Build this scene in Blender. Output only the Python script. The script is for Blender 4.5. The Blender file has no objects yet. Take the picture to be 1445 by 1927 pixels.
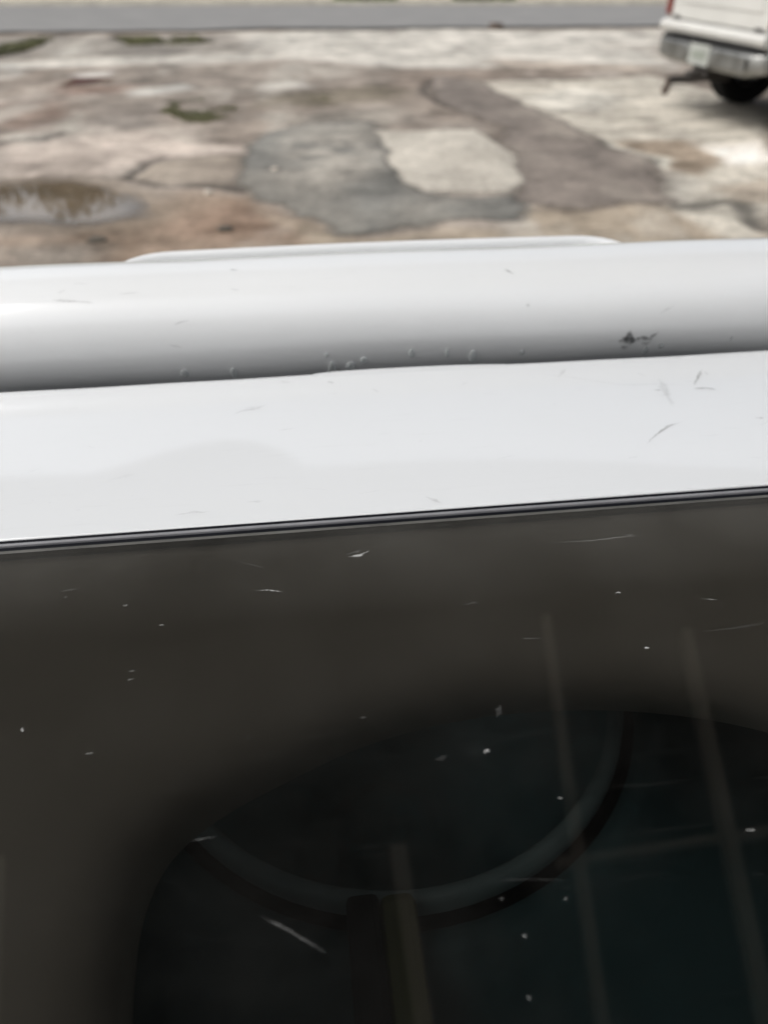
import bpy, bmesh, math, random
import numpy as np
from mathutils import Vector, Matrix

# ------------------------------------------------------------------ camera, sky, sun, exposure
scene = bpy.context.scene
H = 1.35                                   # camera height
cam_data = bpy.data.cameras.new("camera")
cam = bpy.data.objects.new("camera", cam_data)
scene.collection.objects.link(cam)
scene.camera = cam
cam.location = (0, 0, H)
cam.rotation_euler = (math.radians(90 - 38.19), 0, 0)
cam_data.sensor_fit = 'VERTICAL'
cam_data.sensor_height = 36.0
cam_data.lens = 36.0 * 1390 / 1927
cam_data.clip_start = 0.01
cam_data.clip_end = 600
cam_data.dof.use_dof = True
cam_data.dof.focus_distance = 0.40
cam_data.dof.aperture_fstop = 5.8

world = bpy.data.worlds.new("World")
scene.world = world
world.use_nodes = True
wn = world.node_tree.nodes
wl = world.node_tree.links
wn.clear()
sky = wn.new('ShaderNodeTexSky')
sky.sky_type = 'NISHITA'
sky.sun_disc = False
SUN_EL, SUN_AZ = math.radians(50), math.radians(-108)      # azimuth measured from +Y, clockwise
sky.sun_elevation = SUN_EL
sky.sun_rotation = SUN_AZ
sky.air_density = 1.0
sky.dust_density = 4.0
sky.ozone_density = 1.0
hsv = wn.new('ShaderNodeHueSaturation')
hsv.inputs['Saturation'].default_value = 0.22
wl.new(sky.outputs[0], hsv.inputs['Color'])
bg = wn.new('ShaderNodeBackground')
bg.inputs['Strength'].default_value = 0.15
wo = wn.new('ShaderNodeOutputWorld')
wl.new(hsv.outputs[0], bg.inputs['Color'])
wl.new(bg.outputs[0], wo.inputs['Surface'])

sun_data = bpy.data.lights.new("sun", 'SUN')
sun_data.energy = 1.2
sun_data.angle = math.radians(40)
sun_data.color = (1.0, 0.985, 0.965)
sun = bpy.data.objects.new("sun", sun_data)
scene.collection.objects.link(sun)
sd = Vector((math.sin(SUN_AZ) * math.cos(SUN_EL), math.cos(SUN_AZ) * math.cos(SUN_EL), math.sin(SUN_EL)))
sun.rotation_euler = (-sd).to_track_quat('-Z', 'Y').to_euler()

scene.view_settings.view_transform = 'Standard'
scene.view_settings.look = 'None'
scene.view_settings.gamma = 1.0
scene.view_settings.exposure = 0.4

random.seed(7)
rng = np.random.default_rng(11)
COL = scene.collection

# ------------------------------------------------------------------ measured layout data (metres)
LAYERS = [
    ('pale band', [(-2.62, 14.76), (0.35, 15.63), (4.82, 15.1), (3.51, 10.71), (2.73, 10.8), (-0.02, 10.71), (-1.15, 11.49), (-1.9, 12.26)], (0.565, 0.515, 0.434), 0.5, 0.8),
    ('grayL', [(-6.21, 14.13), (-5.23, 14.28), (-2.56, 14.44), (-1.89, 12.15), (-3.05, 11.7), (-5.13, 11.49)], (0.305, 0.27, 0.223), 0.4, 0.7),
    ('paleL', [(-4.89, 12.62), (-4.6, 13.13), (-4.2, 12.15), (-4.46, 11.81)], (0.515, 0.468, 0.392), 0.3, 0.7),
    ('palestrip', [(-5.13, 11.49), (-1.81, 12.15), (-1.17, 11.7), (-1.69, 11.29), (-2.35, 11.09), (-2.48, 10.71), (-2.72, 11.19), (-4.81, 10.71)], (0.552, 0.503, 0.423), 0.25, 0.75),
    ('paleL', [(-5.07, 11.34), (-4.78, 11.34), (-4.28, 9.87), (-4.43, 9.79)], (0.552, 0.515, 0.445), 0.3, 0.6),
    ('mid', [(-3.32, 11.09), (-1.44, 11.49), (0.38, 10.62), (0.45, 9.24), (-0.49, 9.41), (-1.62, 8.43), (-2.41, 8.14), (-3.33, 9.41)], (0.314, 0.262, 0.209), 0.5, 0.7),
    ('pale', [(-3.67, 10.27), (-3.29, 10.62), (-3.17, 10.11), (-3.49, 9.71)], (0.61, 0.552, 0.479), 0.15, 0.7),
    ('rust', [(-3.54, 9.41), (-3.56, 9.94), (-3.1, 9.94), (-3.17, 9.56), (-3.39, 9.24)], (0.15, 0.084, 0.054), 0.12, 0.8),
    ('rust', [(-3.53, 9.13), (-2.86, 9.41), (-2.66, 9.0), (-3.32, 8.67)], (0.352, 0.231, 0.168), 0.3, 0.6),
    ('pale', [(-2.8, 9.0), (-2.27, 9.41), (-2.15, 9.13), (-2.66, 8.67)], (0.552, 0.515, 0.445), 0.15, 0.7),
    ('pale', [(-1.47, 9.24), (-1.11, 9.71), (-0.84, 9.34), (-1.32, 9.0)], (0.61, 0.558, 0.479), 0.15, 0.7),
    ('brown', [(-3.88, 8.43), (-3.18, 8.43), (-2.75, 7.74), (-3.03, 7.04), (-3.35, 7.15)], (0.262, 0.181, 0.133), 0.3, 0.6),
    ('pale', [(-2.8, 7.15), (-2.94, 8.01), (-2.79, 7.87), (-2.58, 7.04), (-2.63, 6.93)], (0.515, 0.468, 0.381), 0.15, 0.7),
    ('grey', [(-2.97, 8.43), (-2.16, 8.43), (-1.91, 7.15), (-2.53, 7.04)], (0.287, 0.246, 0.202), 0.3, 0.6),
    ('olive', [(-1.35, 8.8), (-0.59, 9.13), (0.1, 9.41), (0.44, 9.0), (0.09, 8.29), (-1.27, 8.2)], (0.216, 0.181, 0.127), 0.25, 0.6),
    ('light', [(-1.07, 7.87), (0.09, 8.01), (0.04, 7.26), (-0.75, 7.15)], (0.402, 0.352, 0.283), 0.3, 0.6),
    ('pink', [(-3.12, 6.57), (-2.55, 6.69), (-2.29, 6.83), (-2.1, 6.97), (-1.72, 6.69), (-1.09, 6.57), (-1.0, 6.26), (-1.32, 6.17), (-1.69, 6.0), (-2.01, 5.6), (-2.3, 5.47), (-2.67, 5.49)], (0.527, 0.434, 0.352), 0.12, 0.85),
    ('pink', [(-1.84, 5.84), (-1.3, 6.07), (-1.01, 6.0), (-0.91, 5.33), (-1.42, 5.33), (-1.73, 5.54)], (0.392, 0.323, 0.246), 0.15, 0.7),
    ('stripe', [(-3.25, 6.89), (-2.86, 6.93), (-2.8, 6.77), (-3.18, 6.73)], (0.565, 0.503, 0.413), 0.1, 0.6),
    ('brownlow', [(-1.83, 4.31), (-1.38, 5.14), (-0.85, 5.14), (-0.51, 4.46), (-0.25, 4.22), (-0.22, 3.76), (-1.91, 3.61), (-2.18, 4.27)], (0.314, 0.231, 0.162), 0.25, 0.8),
    ('brownlow', [(-1.39, 4.51), (-1.04, 5.01), (-0.58, 4.56), (-0.48, 4.18), (-1.18, 4.27)], (0.305, 0.209, 0.144), 0.2, 0.6),
    ('sandlow', [(-0.47, 4.0), (-0.79, 4.72), (-0.5, 4.41), (-0.31, 4.27), (-0.19, 4.18), (0.86, 4.41), (0.92, 4.78), (1.76, 4.84), (2.26, 4.46), (2.07, 4.0), (-0.33, 3.76)], (0.413, 0.332, 0.238), 0.15, 0.8),
    ('greyL', [(-2.1, 4.09), (-1.59, 4.13), (-1.43, 3.61), (-1.88, 3.54)], (0.332, 0.287, 0.231), 0.2, 0.6),
    ('lightR', [(1.09, 9.79), (3.29, 10.19), (3.76, 8.14), (2.07, 4.0), (1.84, 4.67), (1.91, 6.0), (1.74, 6.69), (1.42, 8.01)], (0.552, 0.491, 0.392), 0.12, 0.85),
    ('brownR', [(1.8, 6.57), (2.19, 6.57), (2.61, 6.53), (2.43, 6.0), (2.1, 5.61), (1.95, 5.72), (1.87, 6.17)], (0.352, 0.27, 0.188), 0.12, 0.75),
    ('brownR', [(2.12, 5.33), (2.6, 5.54), (2.61, 5.33), (2.41, 4.84), (2.25, 4.99)], (0.381, 0.305, 0.223), 0.12, 0.6),
    ('greyR', [(1.8, 5.61), (2.08, 5.54), (1.95, 4.89), (1.78, 4.78)], (0.434, 0.392, 0.323), 0.12, 0.6),
    ('whiteR', [(2.51, 6.26), (3.06, 6.44), (2.85, 5.92), (2.48, 5.92)], (0.73, 0.658, 0.565), 0.1, 0.8),
    ('whiteR', [(1.82, 6.83), (2.03, 6.0), (1.89, 5.72), (1.87, 6.17), (1.7, 6.69)], (0.644, 0.591, 0.479), 0.06, 0.8),
    ('whiteR', [(1.51, 8.58), (2.2, 9.24), (2.6, 8.58), (2.03, 7.74), (1.63, 8.01)], (0.658, 0.604, 0.503), 0.2, 0.6),
    ('darkR', [(1.56, 11.6), (2.68, 11.19), (3.49, 11.09), (3.35, 10.62), (1.43, 10.53)], (0.392, 0.314, 0.238), 0.2, 0.6),
    ('browntop', [(0.12, 10.71), (2.67, 10.8), (2.62, 10.58), (0.84, 9.79), (0.44, 9.06), (0.1, 9.24)], (0.332, 0.262, 0.202), 0.15, 0.6),
]
PATCHES = {
    'asphalt': [(-1.02, 6.0), (-1.05, 6.57), (-0.96, 7.02), (-0.58, 7.33), (-0.16, 7.42), (-0.05, 6.69), (0.07, 5.84), (0.17, 5.33), (0.27, 5.09), (0.5, 4.97), (0.87, 5.04), (0.91, 4.76), (0.83, 4.54), (0.5, 4.52), (0.15, 4.38), (-0.1, 4.27), (-0.31, 4.22), (-0.38, 4.46), (-0.56, 4.56), (-0.68, 4.84), (-0.84, 4.99), (-0.95, 5.4)],
    'asphalt_pale': [(-0.84, 6.65), (-0.56, 7.02), (-0.23, 7.1), (-0.13, 6.53), (-0.07, 5.54), (-0.26, 5.24), (-0.55, 5.33), (-0.62, 5.08), (-0.78, 5.27), (-0.79, 5.84)],
    'cream': [(-0.11, 7.02), (0.17, 6.93), (0.73, 7.08), (0.88, 6.61), (1.0, 6.14), (0.96, 5.72), (1.0, 5.33), (0.83, 5.11), (0.27, 5.09), (0.16, 5.33), (0.06, 5.87)],
    'brown': [(0.55, 9.79), (0.71, 10.11), (1.12, 9.79), (1.31, 8.67), (1.47, 7.93), (1.6, 7.33), (1.76, 6.69), (1.9, 6.14), (1.9, 5.81), (1.83, 5.51), (1.82, 4.89), (1.67, 4.83), (1.53, 4.85), (1.3, 4.71), (1.11, 4.76), (0.93, 4.84), (0.88, 5.04), (1.0, 5.33), (0.96, 5.72), (1.01, 6.14), (0.95, 6.69), (0.99, 7.15), (0.79, 7.57), (0.6, 8.01), (0.54, 8.58)],
    'puddle': [(-2.73, 5.27), (-2.48, 5.37), (-2.21, 5.43), (-1.89, 5.32), (-1.61, 5.11), (-1.47, 4.92), (-1.47, 4.69), (-1.61, 4.54), (-1.83, 4.48), (-2.09, 4.52), (-2.43, 4.58)],
}
GREENS = [[(-5.49, 11.34), (-5.59, 12.62), (-5.5, 13.61), (-5.22, 13.76), (-5.13, 12.62), (-5.26, 11.81)], [(-4.4, 13.68), (-2.77, 14.13), (-2.61, 13.4), (-3.15, 13.13), (-3.76, 13.0)], [(-2.23, 8.37), (-1.86, 8.55), (-1.53, 8.01), (-1.43, 7.57), (-1.63, 7.33), (-1.87, 7.57)], [(-0.96, 8.55), (-0.67, 8.67), (-0.58, 8.26), (-0.79, 8.14)]]
CRACKS = [[(-2.8, 5.27), (-2.63, 5.37), (-2.29, 5.54), (-2.19, 5.6), (-1.79, 5.51), (-1.45, 5.32), (-1.23, 5.27), (-0.86, 5.24)], [(-1.79, 5.51), (-1.82, 5.92), (-1.7, 6.04)], [(-0.02, 10.67), (0.92, 10.76), (2.72, 10.76)], [(0.57, 9.79), (0.55, 8.74), (0.65, 8.01), (0.82, 7.57)], [(1.09, 9.79), (1.43, 8.06), (1.76, 6.77)], [(1.76, 6.77), (1.84, 6.28), (1.91, 6.0)], [(-3.17, 6.69), (-2.8, 6.77), (-2.72, 6.93)], [(-0.16, 7.42), (0.07, 5.81), (0.17, 5.29)], [(-1.34, 8.74), (-0.58, 9.0)], [(1.91, 4.8), (2.25, 4.99), (2.26, 4.46)], [(-3.51, 9.34), (-3.12, 9.71)]]
DECK_MARKS = [
    ([(0.1799, 0.5168), (0.2034, 0.5078), (0.2445, 0.4889), (0.2741, 0.4871), (0.2998, 0.4815)], 0.00089, 0.22),
    ([(0.2967, 0.4768), (0.3065, 0.4773), (0.3135, 0.4731)], 0.00201, 0.75),
    ([(0.2998, 0.4824), (0.3093, 0.4953), (0.318, 0.507)], 0.00268, 0.45),
    ([(0.3172, 0.5025), (0.3194, 0.4977)], 0.00178, 0.3),
    ([(0.265, 0.478), (0.2727, 0.4779)], 0.00178, 0.45),
    ([(0.2768, 0.4956), (0.2742, 0.4794), (0.2695, 0.453)], 0.00669, 0.16),
    ([(0.2306, 0.4065), (0.2409, 0.4163), (0.2541, 0.4261), (0.2672, 0.4312)], 0.00223, 0.38),
    ([(0.3217, 0.43), (0.3286, 0.4292)], 0.00178, 0.45),
    ([(-0.0561, 0.4774), (-0.049, 0.4834), (-0.0374, 0.4859), (-0.03, 0.4914)], 0.00156, 0.4),
    ([(-0.0503, 0.4859), (-0.0401, 0.4878), (-0.0315, 0.4884)], 0.00112, 0.3),
    ([(-0.0849, 0.3628), (-0.0756, 0.3649), (-0.0637, 0.364)], 0.00223, 0.2),
    ([(0.0687, 0.3636), (0.0735, 0.3603), (0.0781, 0.3559)], 0.00268, 0.25),
    ([(-0.042, 0.3711), (-0.0315, 0.371)], 0.00223, 0.15),
    ([(0.0164, 0.5209), (0.0216, 0.5185)], 0.00268, 0.4),
    ([(-0.0202, 0.5261), (-0.0127, 0.5234)], 0.00178, 0.3),
    ([(0.1979, 0.5066), (0.2093, 0.5207)], 0.00312, 0.2),
    ([(-0.0237, 0.4523), (-0.0098, 0.455)], 0.00112, 0.18),
    ([(0.0501, 0.5057), (0.0552, 0.4993)], 0.00134, 0.25),
    ([(0.1189, 0.5045), (0.1256, 0.5063)], 0.00178, 0.15),
    ([(0.2626, 0.5071), (0.2686, 0.5001)], 0.00178, 0.15),
    ([(-0.1328, 0.4038), (-0.1136, 0.4105)], 0.00401, 0.05),
]
ROLL_MARKS = [
    ([(-0.195, 0.9206), (-0.1778, 0.8846), (-0.1623, 0.8414)], 0.00227, 0.3),
    ([(-0.1016, 0.4451), (-0.0947, 0.4811), (-0.0892, 0.5003)], 0.00176, 0.35),
    ([(-0.056, 1.3913), (-0.0494, 1.3673)], 0.00201, 0.6),
    ([(-0.0563, 0.9807), (-0.0479, 0.9446)], 0.00201, 0.15),
    ([(0.1711, 1.1272), (0.1753, 1.0887), (0.1796, 1.0191)], 0.00252, 0.45),
    ([(0.1861, 0.4835), (0.1901, 0.4787)], 0.00302, 0.3),
    ([(-0.1431, 0.9734), (-0.1277, 0.9855)], 0.00151, 0.2),
    ([(0.3017, 0.241), (0.3079, 0.3082), (0.3161, 0.3779)], 0.00201, 0.15),
    ([(-0.1078, 0.1593), (-0.0964, 0.1113)], 0.00176, 0.22),
    ([(-0.1906, 1.0431), (-0.1843, 1.0887)], 0.00302, 0.12),
    ([(-0.1793, 1.2136), (-0.1676, 1.1992)], 0.00151, 0.2),
]
CHIP_MARKS = [
    ([(0.2714, -0.1121), (0.2753, -0.0905), (0.2808, -0.0688), (0.2897, -0.0857)], 0.00856, 0.95),
    ([(0.2864, -0.0592), (0.2942, -0.0664), (0.3004, -0.0953)], 0.00302, 0.75),
    ([(0.2999, -0.1217), (0.3002, -0.0544), (0.302, -0.0208), (0.3052, -0.0088)], 0.00302, 0.7),
    ([(0.2915, -0.1409), (0.2967, -0.1649), (0.3, -0.1313)], 0.00227, 0.6),
    ([(0.2739, -0.1889), (0.2782, -0.2153), (0.2816, -0.1865)], 0.00353, 0.55),
]
GLASS_MARKS = [
    ([(0.0165, 0.3157), (0.0205, 0.3157), (0.0242, 0.3167), (0.029, 0.3194)], 0.00219, 0.7224999999999999),
    ([(0.0152, 0.3182), (0.0195, 0.3186), (0.0252, 0.3212)], 0.00194, 0.11),
    ([(-0.0353, 0.294), (-0.0285, 0.2936), (-0.0202, 0.2914)], 0.00113, 0.595),
    ([(-0.1396, 0.3054), (-0.1357, 0.3066), (-0.1309, 0.3064)], 0.00162, 0.125),
    ([(-0.1379, 0.3003), (-0.1349, 0.3016)], 0.00129, 0.14),
    ([(-0.1049, 0.2908), (-0.1021, 0.2909)], 0.00129, 0.51),
    ([(-0.1383, 0.2171), (-0.136, 0.2168)], 0.00219, 0.595),
    ([(0.157, 0.2697), (0.1603, 0.2698)], 0.00162, 0.765),
    ([(0.1573, 0.2304), (0.1601, 0.2304)], 0.00162, 0.8075),
    ([(0.1359, 0.3139), (0.1581, 0.3132), (0.1746, 0.3142), (0.1915, 0.3142)], 0.00081, 0.255),
    ([(0.179, 0.3156), (0.1864, 0.3153)], 0.00227, 0.1),
    ([(0.0647, 0.1818), (0.068, 0.1819)], 0.00267, 0.425),
    ([(0.0748, 0.1981), (0.0783, 0.2053)], 0.00316, 0.06),
    ([(-0.0481, 0.3206), (-0.039, 0.3159), (-0.0286, 0.3107)], 0.00081, 0.065),
    ([(-0.0306, 0.1242), (-0.02, 0.118), (-0.0076, 0.1092)], 0.00129, 0.14),
    ([(-0.0955, 0.2452), (-0.0913, 0.2453)], 0.00081, 0.255),
    ([(-0.095, 0.2399), (-0.0914, 0.2405)], 0.00081, 0.255),
    ([(0.1602, 0.1346), (0.1642, 0.1343)], 0.00162, 0.34),
    ([(0.0566, 0.127), (0.0706, 0.1257), (0.0836, 0.1238)], 0.00065, 0.07),
    ([(0.0621, 0.1064), (0.0635, 0.1064)], 0.00162, 0.2975),
    ([(0.0583, 0.0876), (0.0598, 0.0876)], 0.00162, 0.2975),
    ([(0.073, 0.2704), (0.083, 0.2716)], 0.00219, 0.05),
    ([(-0.0845, 0.2743), (-0.081, 0.2742)], 0.00097, 0.2975),
    ([(0.2008, 0.2601), (0.21, 0.2582)], 0.00081, 0.255),
    ([(0.0981, 0.2437), (0.1092, 0.2424)], 0.00065, 0.125),
    ([(0.1899, 0.2372), (0.2078, 0.2377), (0.229, 0.2397)], 0.00162, 0.045),
    ([(0.0901, 0.1568), (0.0927, 0.1565)], 0.00129, 0.2975),
    ([(0.0431, 0.1798), (0.049, 0.1817)], 0.00219, 0.04),
    ([(-0.1068, 0.2008), (-0.1032, 0.2007)], 0.00097, 0.255),
    ([(0.0464, 0.3342), (0.0417, 0.3397)], 0.0034, 0.03),
    ([(0.0709, 0.3373), (0.0807, 0.3377)], 0.00243, 0.035),
    ([(0.0129, 0.2056), (0.0167, 0.2055)], 0.00097, 0.1),
    ([(0.057, 0.1201), (0.0585, 0.1199)], 0.00129, 0.125),
    ([(0.0803, 0.1174), (0.0819, 0.1172)], 0.00097, 0.255),
]
RIM = [(-0.0793, 0.0847), (-0.081, 0.1057), (-0.0833, 0.1285), (-0.0831, 0.1506), (-0.0758, 0.1722), (-0.0562, 0.192), (-0.0171, 0.2103), (0.0205, 0.2258), (0.0627, 0.2343), (0.1055, 0.2364), (0.1476, 0.2336), (0.1879, 0.2257), (0.2239, 0.214), (0.2573, 0.1957), (0.2782, 0.1698), (0.2796, 0.1378), (0.2646, 0.1076), (0.2342, 0.0687), (0.2182, 0.0498)]
DROPS = [(-0.09968347769413385, -0.2753835890593729, 0.00346), (-0.059903445259273096, -0.3306204136090727, 0.00378), (0.018207883209715073, -0.08565710473649113, 0.00189), (0.038531634927609436, -0.30660440293529023, 0.00378), (0.049388219639849795, -0.2129419613075384, 0.00283), (0.09005276797680307, -0.12408272181454305, 0.0022), (0.12078302536381814, -0.1577051367578386, 0.0022), (0.14346213537963382, -0.24416277518345564, 0.00346), (0.2986358574058103, -0.30660440293529023, 0.00315), (0.3119436146366442, -0.23215476984656436, 0.00283), (0.18678976802807934, -0.22254836557705138, 0.00189), (0.3752609271302899, -0.17931954636424274, 0.00189), (0.022653809054598077, -0.35703802535023355, 0.00441)]

# ------------------------------------------------------------------ helpers
def new_obj(name, me, parent=None, loc=None):
    o = bpy.data.objects.new(name, me)
    COL.objects.link(o)
    if parent is not None:
        o.parent = parent
    if loc is not None:
        o.location = loc
    return o

def empty(name, loc=(0, 0, 0), rz=0.0):
    o = bpy.data.objects.new(name, None)
    COL.objects.link(o)
    o.location = loc
    o.rotation_euler = (0, 0, rz)
    o.empty_display_size = 0.1
    return o

def tag(o, label=None, cat=None, group=None, kind=None):
    if label: o["label"] = label
    if cat: o["category"] = cat
    if group: o["group"] = group
    if kind: o["kind"] = kind
    return o

def mesh(name, verts, faces, mat=None, smooth=False):
    me = bpy.data.meshes.new(name)
    me.from_pydata([tuple(map(float, v)) for v in verts], [], faces)
    me.update()
    if mat: me.materials.append(mat)
    if smooth:
        me.polygons.foreach_set('use_smooth', [True] * len(me.polygons))
    return me

def from_bm(bm, name, mat, smooth=False):
    me = bpy.data.meshes.new(name)
    bm.normal_update()
    bm.to_mesh(me); bm.free()
    me.materials.append(mat)
    if smooth:
        me.polygons.foreach_set('use_smooth', [True] * len(me.polygons))
    return me

def box_bm(bm, c, s, rot=None):
    r = bmesh.ops.create_cube(bm, size=1.0)
    M = Matrix.Translation(c) @ (rot if rot else Matrix()) @ Matrix.Diagonal((s[0], s[1], s[2], 1))
    bmesh.ops.transform(bm, matrix=M, verts=r['verts'])
    return r['verts']

def bevel_all(bm, w, seg=2):
    bmesh.ops.bevel(bm, geom=list(bm.edges), offset=w, segments=seg, profile=0.5, affect='EDGES', clamp_overlap=True)

def box(name, c, s, mat, parent=None, bev=0.0, seg=2, rot=None, smooth=False):
    bm = bmesh.new()
    box_bm(bm, c, s, rot)
    if bev > 0: bevel_all(bm, bev, seg)
    return new_obj(name, from_bm(bm, name, mat, smooth), parent)

def cyl_bm(bm, p0, p1, r0, r1=None, seg=24, caps=True):
    p0, p1 = Vector(p0), Vector(p1)
    d = p1 - p0
    r1 = r0 if r1 is None else r1
    res = bmesh.ops.create_cone(bm, cap_ends=caps, segments=seg, radius1=r0, radius2=r1, depth=d.length)
    M = Matrix.Translation((p0 + p1) / 2) @ d.to_track_quat('Z', 'Y').to_matrix().to_4x4()
    bmesh.ops.transform(bm, matrix=M, verts=res['verts'])

def tube(path, r, seg=12, closed_ends=True):
    """swept round tube along a list of points"""
    P = [Vector(p) for p in path]
    V, Fc = [], []
    up = None
    for i, p in enumerate(P):
        t = (P[min(i + 1, len(P) - 1)] - P[max(i - 1, 0)]).normalized()
        if up is None:
            up = t.orthogonal().normalized()
        up = (up - t * up.dot(t)).normalized()
        b = t.cross(up)
        rr = r[i] if isinstance(r, (list, tuple)) else r
        for k in range(seg):
            a = 2 * math.pi * k / seg
            V.append(p + up * (rr * math.cos(a)) + b * (rr * math.sin(a)))
    for i in range(len(P) - 1):
        for k in range(seg):
            k2 = (k + 1) % seg
            Fc.append((i * seg + k, i * seg + k2, (i + 1) * seg + k2, (i + 1) * seg + k))
    if closed_ends:
        Fc.append(tuple(range(seg - 1, -1, -1)))
        Fc.append(tuple((len(P) - 1) * seg + k for k in range(seg)))
    return V, Fc

def lathe(profile, cx, cy, seg=72, ang0=0, ang1=2 * math.pi):
    """profile: list of (r, z)"""
    V, Fc = [], []
    n = len(profile)
    for k in range(seg):
        a = ang0 + (ang1 - ang0) * k / seg
        for r, z in profile:
            V.append((cx + r * math.cos(a), cy + r * math.sin(a), z))
    for k in range(seg):
        k2 = (k + 1) % seg
        for j in range(n - 1):
            Fc.append((k * n + j, k2 * n + j, k2 * n + j + 1, k * n + j + 1))
    return V, Fc

def sweep_u(profile, u0, u1, n=2):
    """extrude an open or closed (v,z) profile along u"""
    V, Fc = [], []
    m = len(profile)
    for i in range(n):
        u = u0 + (u1 - u0) * i / (n - 1)
        for v, z in profile:
            V.append((u, v, z))
    for i in range(n - 1):
        for j in range(m - 1):
            Fc.append((i * m + j, (i + 1) * m + j, (i + 1) * m + j + 1, i * m + j + 1))
    return V, Fc

# ------------------------------------------------------------------ materials
def mat_new(name):
    m = bpy.data.materials.new(name)
    m.use_nodes = True
    nt = m.node_tree
    nt.nodes.clear()
    out = nt.nodes.new('ShaderNodeOutputMaterial')
    return m, nt, out

def N(nt, typ, **kw):
    n = nt.nodes.new(typ)
    for k, v in kw.items():
        setattr(n, k, v)
    return n

def principled(nt, color=None, rough=0.5, metal=0.0, spec=0.5, coat=0.0, coat_rough=0.05, ior=None):
    p = nt.nodes.new('ShaderNodeBsdfPrincipled')
    if color is not None: p.inputs['Base Color'].default_value = (*color, 1)
    p.inputs['Roughness'].default_value = rough
    p.inputs['Metallic'].default_value = metal
    p.inputs['Specular IOR Level'].default_value = spec
    p.inputs['Coat Weight'].default_value = coat
    p.inputs['Coat Roughness'].default_value = coat_rough
    if ior: p.inputs['IOR'].default_value = ior
    return p

def noise_node(nt, scale, detail=4, rough=0.55, stretch=None, dist=0.0, coord='Object'):
    tc = N(nt, 'ShaderNodeTexCoord')
    n = N(nt, 'ShaderNodeTexNoise')
    n.inputs['Scale'].default_value = scale
    n.inputs['Detail'].default_value = detail
    n.inputs['Roughness'].default_value = rough
    n.inputs['Distortion'].default_value = dist
    if stretch:
        mp = N(nt, 'ShaderNodeMapping')
        mp.inputs['Scale'].default_value = stretch
        nt.links.new(tc.outputs[coord], mp.inputs['Vector'])
        nt.links.new(mp.outputs[0], n.inputs['Vector'])
    else:
        nt.links.new(tc.outputs[coord], n.inputs['Vector'])
    return n

def maprange(nt, src, a, b, c, d):
    m = N(nt, 'ShaderNodeMapRange')
    m.inputs['From Min'].default_value = a
    m.inputs['From Max'].default_value = b
    m.inputs['To Min'].default_value = c
    m.inputs['To Max'].default_value = d
    nt.links.new(src, m.inputs['Value'])
    return m.outputs[0]

def mixcol(nt, fac, a, b, blend='MIX'):
    m = N(nt, 'ShaderNodeMix', data_type='RGBA', blend_type=blend)
    for sock, v in ((m.inputs[0], fac), (m.inputs[6], a), (m.inputs[7], b)):
        if hasattr(v, 'links') or hasattr(v, 'is_linked'):
            nt.links.new(v, sock)
        elif isinstance(v, (int, float)):
            sock.default_value = v
        else:
            sock.default_value = (*v, 1)
    return m.outputs[2]

def bump(nt, height, strength, dist, bsdf):
    b = N(nt, 'ShaderNodeBump')
    b.inputs['Strength'].default_value = strength
    b.inputs['Distance'].default_value = dist
    nt.links.new(height, b.inputs['Height'])
    nt.links.new(b.outputs[0], bsdf.inputs['Normal'])

def simple_mat(name, c, rough=0.5, metal=0.0, spec=0.5, coat=0.0, nscale=8, var=0.12, bmp=0.0, bscale=60, coat_rough=.05):
    m, nt, out = mat_new(name)
    p = principled(nt, None, rough, metal, spec, coat, coat_rough)
    n = noise_node(nt, nscale, 5)
    f = maprange(nt, n.outputs[0], .3, .7, 1 - var, 1 + var)
    mx = mixcol(nt, 1.0, c, (1, 1, 1), 'MULTIPLY')
    vm = N(nt, 'ShaderNodeVectorMath', operation='SCALE')
    nt.links.new(mx, vm.inputs[0])
    nt.links.new(f, vm.inputs['Scale'])
    nt.links.new(vm.outputs[0], p.inputs['Base Color'])
    r = maprange(nt, n.outputs[0], .3, .7, max(.02, rough * .8), min(1, rough * 1.2))
    nt.links.new(r, p.inputs['Roughness'])
    if bmp > 0:
        nb = noise_node(nt, bscale, 3)
        bump(nt, nb.outputs[0], bmp, .002, p)
    nt.links.new(p.outputs[0], out.inputs[0])
    return m

def ground_mat(name, alpha=False, rough=.85, fine=30, bmp=.5):
    """colour comes from the mesh's colour attribute (stains, wear, patching), grain from noise"""
    m, nt, out = mat_new(name)
    p = principled(nt, None, rough, spec=.3)
    at = N(nt, 'ShaderNodeVertexColor', layer_name='Col')
    n1 = noise_node(nt, fine, 6, .65)
    n2 = noise_node(nt, 6, 5, .6)
    f = maprange(nt, n1.outputs[0], .25, .75, .60, 1.40)
    f2 = maprange(nt, n2.outputs[0], .3, .7, .88, 1.12)
    mu = N(nt, 'ShaderNodeMath', operation='MULTIPLY')
    nt.links.new(f, mu.inputs[0]); nt.links.new(f2, mu.inputs[1])
    vm = N(nt, 'ShaderNodeVectorMath', operation='SCALE')
    nt.links.new(at.outputs['Color'], vm.inputs[0])
    nt.links.new(mu.outputs[0], vm.inputs['Scale'])
    nt.links.new(vm.outputs[0], p.inputs['Base Color'])
    bump(nt, n1.outputs[0], bmp, .01, p)
    if alpha:
        tr = N(nt, 'ShaderNodeBsdfTransparent')
        ms = N(nt, 'ShaderNodeMixShader')
        nt.links.new(at.outputs['Alpha'], ms.inputs[0])
        nt.links.new(tr.outputs[0], ms.inputs[1])
        nt.links.new(p.outputs[0], ms.inputs[2])
        nt.links.new(ms.outputs[0], out.inputs[0])
    else:
        nt.links.new(p.outputs[0], out.inputs[0])
    return m

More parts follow.
